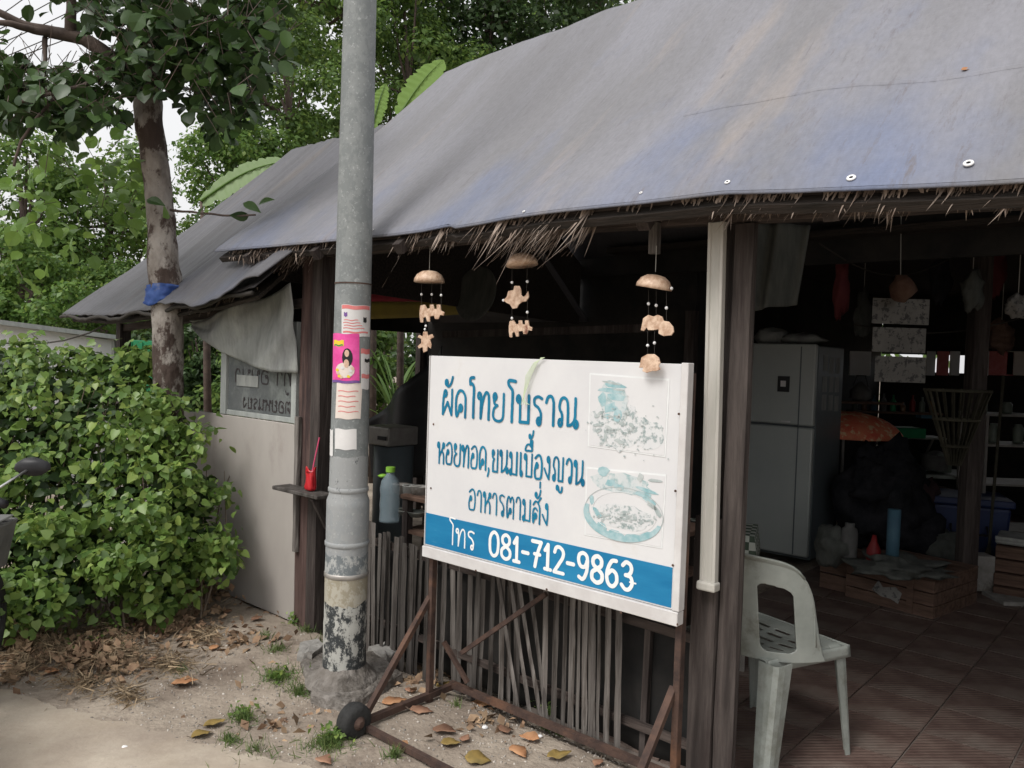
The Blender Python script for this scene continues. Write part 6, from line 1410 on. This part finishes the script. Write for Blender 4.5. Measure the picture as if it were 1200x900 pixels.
for lt in (0, 1):
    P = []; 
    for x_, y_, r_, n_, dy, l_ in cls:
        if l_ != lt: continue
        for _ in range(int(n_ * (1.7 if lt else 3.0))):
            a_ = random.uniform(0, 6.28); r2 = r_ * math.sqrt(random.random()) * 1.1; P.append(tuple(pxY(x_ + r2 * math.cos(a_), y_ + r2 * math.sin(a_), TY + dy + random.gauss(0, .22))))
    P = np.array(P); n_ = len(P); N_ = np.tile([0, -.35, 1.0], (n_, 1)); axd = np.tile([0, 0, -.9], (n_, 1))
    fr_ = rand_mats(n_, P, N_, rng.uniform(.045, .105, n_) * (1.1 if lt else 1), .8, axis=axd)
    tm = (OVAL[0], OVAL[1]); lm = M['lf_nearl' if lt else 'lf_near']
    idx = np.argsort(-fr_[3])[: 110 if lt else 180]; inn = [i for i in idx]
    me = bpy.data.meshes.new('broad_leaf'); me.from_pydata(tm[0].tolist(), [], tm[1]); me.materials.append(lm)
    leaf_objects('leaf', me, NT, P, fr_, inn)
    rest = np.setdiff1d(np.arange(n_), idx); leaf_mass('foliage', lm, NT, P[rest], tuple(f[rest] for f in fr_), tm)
    tw = MB()
    for i in range(0, n_, 3 if lt == 0 else 5):
        q_ = Vector(P[i]); e_ = q_ + Vector((random.uniform(-.12, .12), random.uniform(-.1, .1), random.uniform(.02, .16))); tw.tube([q_, e_], .002, 4, cap=False)
    tw.build('twigs', M['bark2'], NT, kind='stuff')
# two leaves at the end of the low twig, and the blue tarp where the roof meets the trunk
tm = leaf_template(1, .6, 6, .14, .2); me = bpy.data.meshes.new('broad_leaf'); me.from_pydata(tm[0].tolist(), [], tm[1]); me.materials.append(M['lf_near'])
for (x_, y_, an) in ((285, 238, 20), (303, 240, -20), (292, 252, 170), (231, 262, -80), (160, 245, 190), (172, 234, 10)):
    o = link('leaf', me, NT); o.matrix_basis = Matrix.Translation(pxY(x_, y_, TY - .22) - OFF[NT.name]) @ Euler((R(50), R(an), R(random.uniform(-30, 30)))).to_matrix().to_4x4() @ Matrix.Scale(.11, 4)
def wrapf(s, t):
    a_ = R(-150 + 150 * s); z0_ = pxY(195, 340 - 8 * s, TY).z; z1w = pxY(195, 358 + 6 * math.sin(s * 7), TY).z; z = z0_ + (z1w - z0_) * t + .02 * math.sin(3 * s + 1); c_ = pxY(195 - 2 * t, 350, TY); r_ = .102 + .02 * noise.noise(Vector((s * 8, t * 5, 0))) + .01 * t
    return Vector((c_.x + r_ * math.cos(a_), c_.y + r_ * math.sin(a_), z))
o = MB(); o.grid(wrapf, 30, 8)
o.v = [tuple(loc(Vector(v))) for v in o.v]; o.build('blue_tarp_wrap', M['bluetarp'], ST, smooth=True, solid=.004)
# ------------------------------------------------------------------ the bush at the left
BU = thingW('leafy_bush', Vector((-2.3, 4.05, 0)), 'big rounded climbing bush with small heart-shaped leaves against the cream panel', 'bush')
lumps = [(60, 470, 4.5, 62), (130, 455, 4.6, 46), (20, 520, 4.3, 80), (110, 520, 4.35, 80), (190, 520, 4.45, 50), (60, 600, 4.15, 90), (150, 590, 4.2, 80), (215, 580, 4.3, 46), (225, 630, 4.2, 42), (170, 660, 4.05, 60), (90, 670, 3.95, 60), (20, 660, 3.9, 60), (0, 440, 4.5, 50), (-60, 520, 4.3, 90), (-60, 640, 4.0, 90), (240, 655, 4.25, 34), (175, 480, 4.6, 40), (100, 432, 4.7, 34), (50, 700, 3.75, 40), (180, 700, 3.95, 26), (-10, 700, 3.6, 40), (30, 425, 4.6, 26), (160, 425, 4.75, 18)]
cl = []; per = []
for x_, y_, Y_, r_ in lumps:
    p = pxY(x_, y_, Y_ + .18); rr_b = r_ * Y_ / FPX; cl.append((np.array(p), (rr_b, min(rr_b, .34), rr_b * .95))); per.append(int(360 * (r_ / 60) ** 1.7))
core = list(cl)
for i in range(150):
    x_, y_, Y_, r_ = random.choice(lumps); a_ = random.uniform(0, 6.28); q_ = r_ * math.sqrt(random.random()) * 1.02
    p = pxY(x_ + q_ * math.cos(a_), y_ + q_ * math.sin(a_) * .95, Y_ + .18 - min(r_ * Y_ / FPX, .34) * math.sqrt(max(0, 1 - (q_ / r_ / 1.05) ** 2)) + random.uniform(-.10, .08)); rr_b = random.uniform(.035, .105)
    cl.append((np.array(p), (rr_b * 1.2, rr_b, rr_b * .8))); per.append(int(34 * (rr_b / .06) ** 1.5))
per = [int(k * .55) if i < len(core) else k for i, k in enumerate(per)]
P, N_ = clump_points(cl, per, shell=.6); P += rng.normal(0, .025, P.shape)
keep = (P[:, 2] > .03)
uu_ = (P[:, 0] - A0.x) * SD.x + (P[:, 1] - A0.y) * SD.y; vv_ = (P[:, 0] - A0.x) * SN.x + (P[:, 1] - A0.y) * SN.y
keep &= ~((vv_ > -.05))
P = P[keep]; N_ = N_[keep] + np.array([0, -.4, .25]); n_ = len(P)
HEART = (np.array([(0, 0, 0), (-.08, -.26, .05), (.12, -.44, .08), (.42, -.40, .07), (.72, -.2, .02), (1, 0, -.10), (.72, .2, .02), (.42, .40, .07), (.12, .44, .08), (-.08, .26, .05), (.45, 0, -.02)]), [(0, 1, 2, 10), (10, 2, 3, 4), (10, 4, 5, 5), (10, 5, 5, 6), (10, 6, 7, 8), (0, 10, 8, 9)])
HEART = (HEART[0], [(0, 1, 2, 10), (10, 2, 3, 4), (10, 4, 5, 6), (10, 6, 7, 8), (0, 10, 8, 9)])
fr_ = rand_mats(n_, P, N_, rng.uniform(.024, .060, n_), .8, axis=np.tile([0, -.3, -.45], (n_, 1)))
near = np.argsort(P[:, 1] - fr_[3] * 8 - .5 * np.abs(N_[:, 2]))[: int(n_ * .5)]; idx = rng.choice(near, 296, replace=False)
me = bpy.data.meshes.new('heart_leaf'); me.from_pydata(HEART[0].tolist(), [], HEART[1]); me.materials.append(M['lf_bush'])
leaf_objects('leaf', me, BU, P, fr_, idx)
rest = np.setdiff1d(np.arange(n_), idx); leaf_mass('foliage', M['lf_bush'], BU, P[rest], tuple(f[rest] for f in fr_), HEART)
# inner darker leaves and stems
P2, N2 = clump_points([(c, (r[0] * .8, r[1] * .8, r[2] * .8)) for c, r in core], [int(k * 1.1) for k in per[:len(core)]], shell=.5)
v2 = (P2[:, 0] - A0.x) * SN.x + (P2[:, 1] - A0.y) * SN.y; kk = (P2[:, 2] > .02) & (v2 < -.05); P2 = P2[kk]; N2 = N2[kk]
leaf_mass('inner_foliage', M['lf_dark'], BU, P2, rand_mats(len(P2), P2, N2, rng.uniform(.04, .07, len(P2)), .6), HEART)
stm = MB()
for k in range(90):
    x_ = random.uniform(-60, 240); p = pxG(x_, random.uniform(705, 745)); q_ = pxY(x_ + random.uniform(-60, 60), random.uniform(440, 640), p.y + random.uniform(.1, .5)); stm.tube([p, p.lerp(q_, .5) + Vector((random.uniform(-.1, .1), 0, .05)), q_], [.007, .004, .002], 5, cap=False)
stm.build('stems', M['twig'], BU, kind='stuff')
# ------------------------------------------------------------------ ground cover
def scatter_px(n, x0, x1, y0, y1, fn=None):
    out = []
    while len(out) < n:
        x_, y_ = random.uniform(x0, x1), random.uniform(y0, y1)
        if fn and not fn(x_, y_): continue
        p = pxG(x_, y_); p.z = gh(p.x, p.y); out.append(p)
    return out
def weeds(name, spots, m, lmin, lmax, kind='stuff', up=.5, wd=.28, top=None):
    P = []; S = []
    for (x_, y_, r_, n_, hh) in spots:
        for _ in range(n_):
            a_ = random.uniform(0, 6.28); q_ = r_ * abs(random.gauss(0, .5)); p = pxG(x_ + q_ * math.cos(a_), min(935, y_ + q_ * .45 * math.sin(a_))); z = gh(p.x, p.y)
            P.append((p.x, p.y, z + random.random() * hh)); S.append(random.uniform(lmin, lmax))
    P = np.array(P); n_ = len(P); N_ = np.tile([0, -.3, 1.0], (n_, 1)); return leaf_mass(name, m, None, P, rand_mats(n_, P, N_, np.array(S), .7), top or QUAD, kind)
BLD = (np.array([(0, -.04, 0), (0, .04, 0), (.5, .03, .0), (.5, -.03, 0), (1, .004, -.12), (1, -.004, -.12)]), [(0, 1, 2, 3), (3, 2, 4, 5)])
def blades(name, spots, m, lmin, lmax, up=1.0, wdm=1):
    P = []; S = []
    for (x_, y_, r_, n_) in spots:
        for _ in range(n_):
            a_ = random.uniform(0, 6.28); q_ = r_ * abs(random.gauss(0, .5)); p = pxG(x_ + q_ * math.cos(a_), min(940, max(690, y_ + q_ * .4 * math.sin(a_)))); P.append((p.x, p.y, gh(p.x, p.y) + (0 if up else random.random() * .05))); S.append(random.uniform(lmin, lmax))
    P = np.array(P); n_ = len(P); ax = rng.normal(0, .55, (n_, 3)) + np.array([0, 0, up]); ax[:, 2] = np.abs(ax[:, 2]) if up else ax[:, 2] * .35; ax /= np.linalg.norm(ax, axis=1)[:, None]
    nr = rng.normal(0, 1, (n_, 3)); nr -= (nr * ax).sum(1)[:, None] * ax; nr /= np.linalg.norm(nr, axis=1)[:, None]; by = np.cross(nr, ax)
    return leaf_mass(name, m, None, P, (ax, by, nr, np.array(S)), BLD)
M['grassm'] = leaf_mat('grass_blade', [(.07, .12, .035), (.11, .17, .05), (.16, .19, .07)], .2)
blades('weedy_grass', [(325, 800, 30, 420), (350, 815, 20, 200), (285, 845, 22, 260), (385, 875, 32, 520), (270, 870, 18, 120), (325, 770, 20, 120), (310, 755, 14, 60), (640, 845, 12, 60), (462, 890, 14, 120), (210, 790, 20, 60), (800, 885, 9, 80), (535, 828, 10, 40), (360, 745, 16, 120), (300, 880, 60, 120), (655, 850, 10, 40), (380, 760, 12, 60)], M['grassm'], .02, .055)
tag(bpy.data.objects['weedy_grass'], 'short weedy grass tufts around the pole slab and dirt edge', 'grass')
weeds('ground_weeds', [(390, 870, 26, 130, .05), (325, 800, 26, 90, .04), (645, 838, 12, 50, .10), (630, 830, 8, 30, .08), (803, 880, 8, 40, .06), (40, 735, 55, 260, .10), (130, 735, 50, 160, .09), (0, 750, 30, 120, .08), (100, 760, 40, 80, .05), (285, 838, 20, 60, .03), (190, 720, 40, 110, .08), (345, 735, 14, 60, .05), (265, 690, 24, 60, .08)], M['lf_bush'], .014, .035)
tag(bpy.data.objects['ground_weeds'], 'low green weeds creeping under the bush and by the slab', 'weeds')
blades('dead_grass', [(60, 765, 70, 700), (140, 770, 60, 700), (200, 785, 55, 400), (100, 805, 50, 420), (30, 785, 50, 380), (240, 755, 45, 300), (10, 755, 50, 300), (150, 820, 30, 200), (200, 730, 60, 500), (120, 735, 60, 400)], M['straw'], .02, .085, up=0)
tag(bpy.data.objects['dead_grass'], 'tangled dead straw and grass heaped below the bush', 'dead grass')
weeds('leaf_litter', [(240, 700, 40, 360, .06), (300, 695, 30, 300, .06), (200, 735, 70, 700, .05), (110, 770, 80, 900, .04), (30, 760, 60, 500, .05), (280, 760, 60, 120, .01), (20, 790, 50, 140, .02), (520, 780, 40, 60, .01), (330, 720, 20, 60, .02), (560, 850, 90, 60, .01), (320, 850, 90, 50, .01), (480, 800, 50, 50, .01)], M['litter'], .02, .06)
tag(bpy.data.objects['leaf_litter'], 'brown dead leaves littering the earth below the bush', 'leaf litter')
ic = bmesh.new(); bmesh.ops.create_icosphere(ic, subdivisions=1, radius=1); iv = np.array([v.co[:] for v in ic.verts]); ifc = [tuple(v.index for v in f.verts) for f in ic.faces]; ic.free()
def stones(name, pts, smin, smax, m):
    P = np.array([tuple(p) for p in pts]); n_ = len(P); S = rng.uniform(smin, smax, n_) ** 1; a1 = rng.normal(0, 1, (n_, 3)); a1 /= np.linalg.norm(a1, axis=1)[:, None]; a2 = rng.normal(0, 1, (n_, 3)); a2 -= (a1 * a2).sum(1)[:, None] * a1; a2 /= np.linalg.norm(a2, axis=1)[:, None]; a3 = np.cross(a1, a2) * .6
    return leaf_mass(name, m, None, P, (a1, a2, a3, S), (iv * np.array([1, .75, .7]), ifc))
stones('gravel', scatter_px(2600, 120, 800, 745, 935, lambda x_, y_: random.random() < .35 + .65 * math.exp(-((y_ - (800 + (x_ - 200) * .12)) / 40) ** 2)) + scatter_px(260, 0, 260, 770, 880), .0022, .0085, M['gravel'])
tag(bpy.data.objects['gravel'], 'scattered small stones and grit over the bare earth', 'gravel')
stones('road_grit', scatter_px(260, 0, 420, 830, 935), .0015, .004, M['gravel']); tag(bpy.data.objects['road_grit'], 'fine grit lying on the pale dirt road', 'grit')
for (x_, y_, s_, c_, lb) in ((568, 771 + 85, .013, 'white', 'small white pebble on the earth right of the sign wheel'), (633, 866, .012, 'white', 'small white pebble below the fence foot'), (146, 876, .012, 'white', 'lone white pebble on the pale dirt road'), (183, 748, .02, 'gravel', 'brown pebble at the edge of the dead grass')):
    p = pxG(x_, y_); q = thingW('pebble', Vector((p.x, p.y, gh(p.x, p.y) + s_ * .4)), lb, 'pebble'); blob(MB(), OFF[q.name], (s_, s_ * .8, s_ * .55), x_, .3, 12).build('pebble_body', M[c_], q, smooth=True)
# single fallen leaves
LT = leaf_template(1, .62, 8, .16, -.12)
def fleaf(x_, y_, s_, rot, m, label, curl=.16, Y=None):
    p = pxG(x_, y_); z = gh(p.x, p.y) + .012; tv, tf = leaf_template(1, .70 + random.uniform(-.08, .1), 8, curl * random.uniform(.3, 1.6), random.uniform(-.3, .12))
    sd_ = random.uniform(0, 99); b = MB()
    for v in tv:
        q = Vector((v[0], v[1], 0)); k = 1 + .28 * noise.noise(q * 7 + Vector((sd_, 0, 0)))
        b.v.append(((v[0] - .5) * s_, v[1] * k * s_, (v[2] * .6 + .07 * noise.noise(q * 4 + Vector((0, sd_, 0))) + .03 * noise.noise(q * 11)) * s_))
    b.f = tf
    o = b.build('fallen_leaf', M[m], None, smooth=True, solid=.0008); o.location = (p.x, p.y, z); o.rotation_euler = (random.uniform(-.15, .15), random.uniform(-.15, .1), R(rot)); tag(o, label, 'fallen leaf', 'large fallen leaves')
    MB().tube([(-.5 * s_, 0, 0), (-.68 * s_, .03 * s_, .01)], .0016, 5).build('leaf_stalk', M['twig'], o)
fleaf(216, 806, .115, 5, 'leafdry', 'orange-brown fallen leaf lying alone left of the pole on bare earth')
fleaf(237, 862, .085, 40, 'leafyel', 'yellow-green fallen leaf at the dirt road edge')
fleaf(251, 851, .085, 30, 'leafyel', 'mottled yellow fallen leaf overlapping another at the dirt road edge')
fleaf(251, 766, .07, 80, 'leafdry', 'small curled orange leaf between bush and pole')
fleaf(565, 822, .12, -10, 'leafdry', 'bright orange dead leaf against the rear base bar of the sign')
fleaf(521, 862, .11, -30, 'leafbrn', 'pale brown curled leaf in the middle of the sign frame')
fleaf(528, 877, .08, 0, 'leafyel', 'olive yellow leaf beneath the pale brown curled one')
fleaf(608, 888, .10, -60, 'leafdry', 'orange leaf lying near the lower frame edge below the fence')
fleaf(494, 839, .10, 10, 'leafbrn', 'rusty brown leaf close behind the sign wheel strut')
fleaf(462, 826, .11, 25, 'leafdry', 'long pale orange leaf between the pole slab and sign frame')
fleaf(520, 798, .08, 50, 'leafyel', 'crinkled yellow leaf at the bamboo fence foot')
fleaf(655, 893, .10, 20, 'leafyel', 'yellow leaf at the bottom edge below the bamboo slats')
fleaf(560, 896, .10, 0, 'leafyel', 'yellow-orange leaf cut by the bottom edge of the view')
fleaf(280, 690, .10, 100, 'leafdry', 'orange dead leaf at the foot of the cream panel')
fleaf(310, 694, .11, 30, 'leafbrn', 'brown dead leaf propped on litter against the cream panel')
fleaf(140, 770, .11, 10, 'leafbrn', 'reddish brown leaf half buried in the dead grass')
fleaf(432, 768, .07, 60, 'leafdry', 'small orange leaf on the slab right of the pole')
# yellow leaf on the roof
s_, t_ = on_roof_px(1126, 89); p = main_roof(s_, t_); b = MB(); tv, tf = leaf_template(1, .5, 6, .3, -.3); b.v = [(v[0] * .035, v[1] * .035, v[2] * .035) for v in tv]; b.f = tf
o = b.build('roof_leaf', M['leafdry'], None, smooth=True, solid=.001); o.location = A0 + SD * p.x + SN * p.y + Vector((0, 0, p.z + .014)); o.rotation_euler = (R(40), 0, R(20)); tag(o, 'tiny pale orange leaf lying alone on the tarpaulin at upper right', 'fallen leaf')

for k, (x_, y_) in enumerate(((180, 775), (95, 800), (300, 735), (265, 725), (60, 790), (330, 700), (380, 895), (470, 880), (590, 860), (700, 900), (620, 872), (480, 812), (545, 872), (160, 735), (225, 755))):
    fleaf(x_, y_, random.uniform(.045, .085), random.uniform(0, 360), ('leafbrn', 'leafdry', 'leafbrn')[k % 3], ('small brown leaf in the straw right of the dead grass', 'brown leaf at the front edge of the straw below the bush', 'small leaf between the cream panel foot and the grass tufts', 'brown leaf in the litter at the bush corner', 'faded leaf in the straw at lower left', 'dark leaf tucked under the cream panel by the left post', 'small leaf beside the weeds in front of the sign wheel', 'brown leaf just inside the front bar of the sign frame', 'small leaf halfway along the rear base bar', 'brown leaf at the foot of the rightmost bamboo slats', 'small dry leaf above the orange one near the lower frame', 'brown leaf close to the slab front', 'small brown leaf right of the olive yellow one', 'brown leaf under the bush edge in the middle', 'small brown leaf on bare earth above the lone orange one')[k])
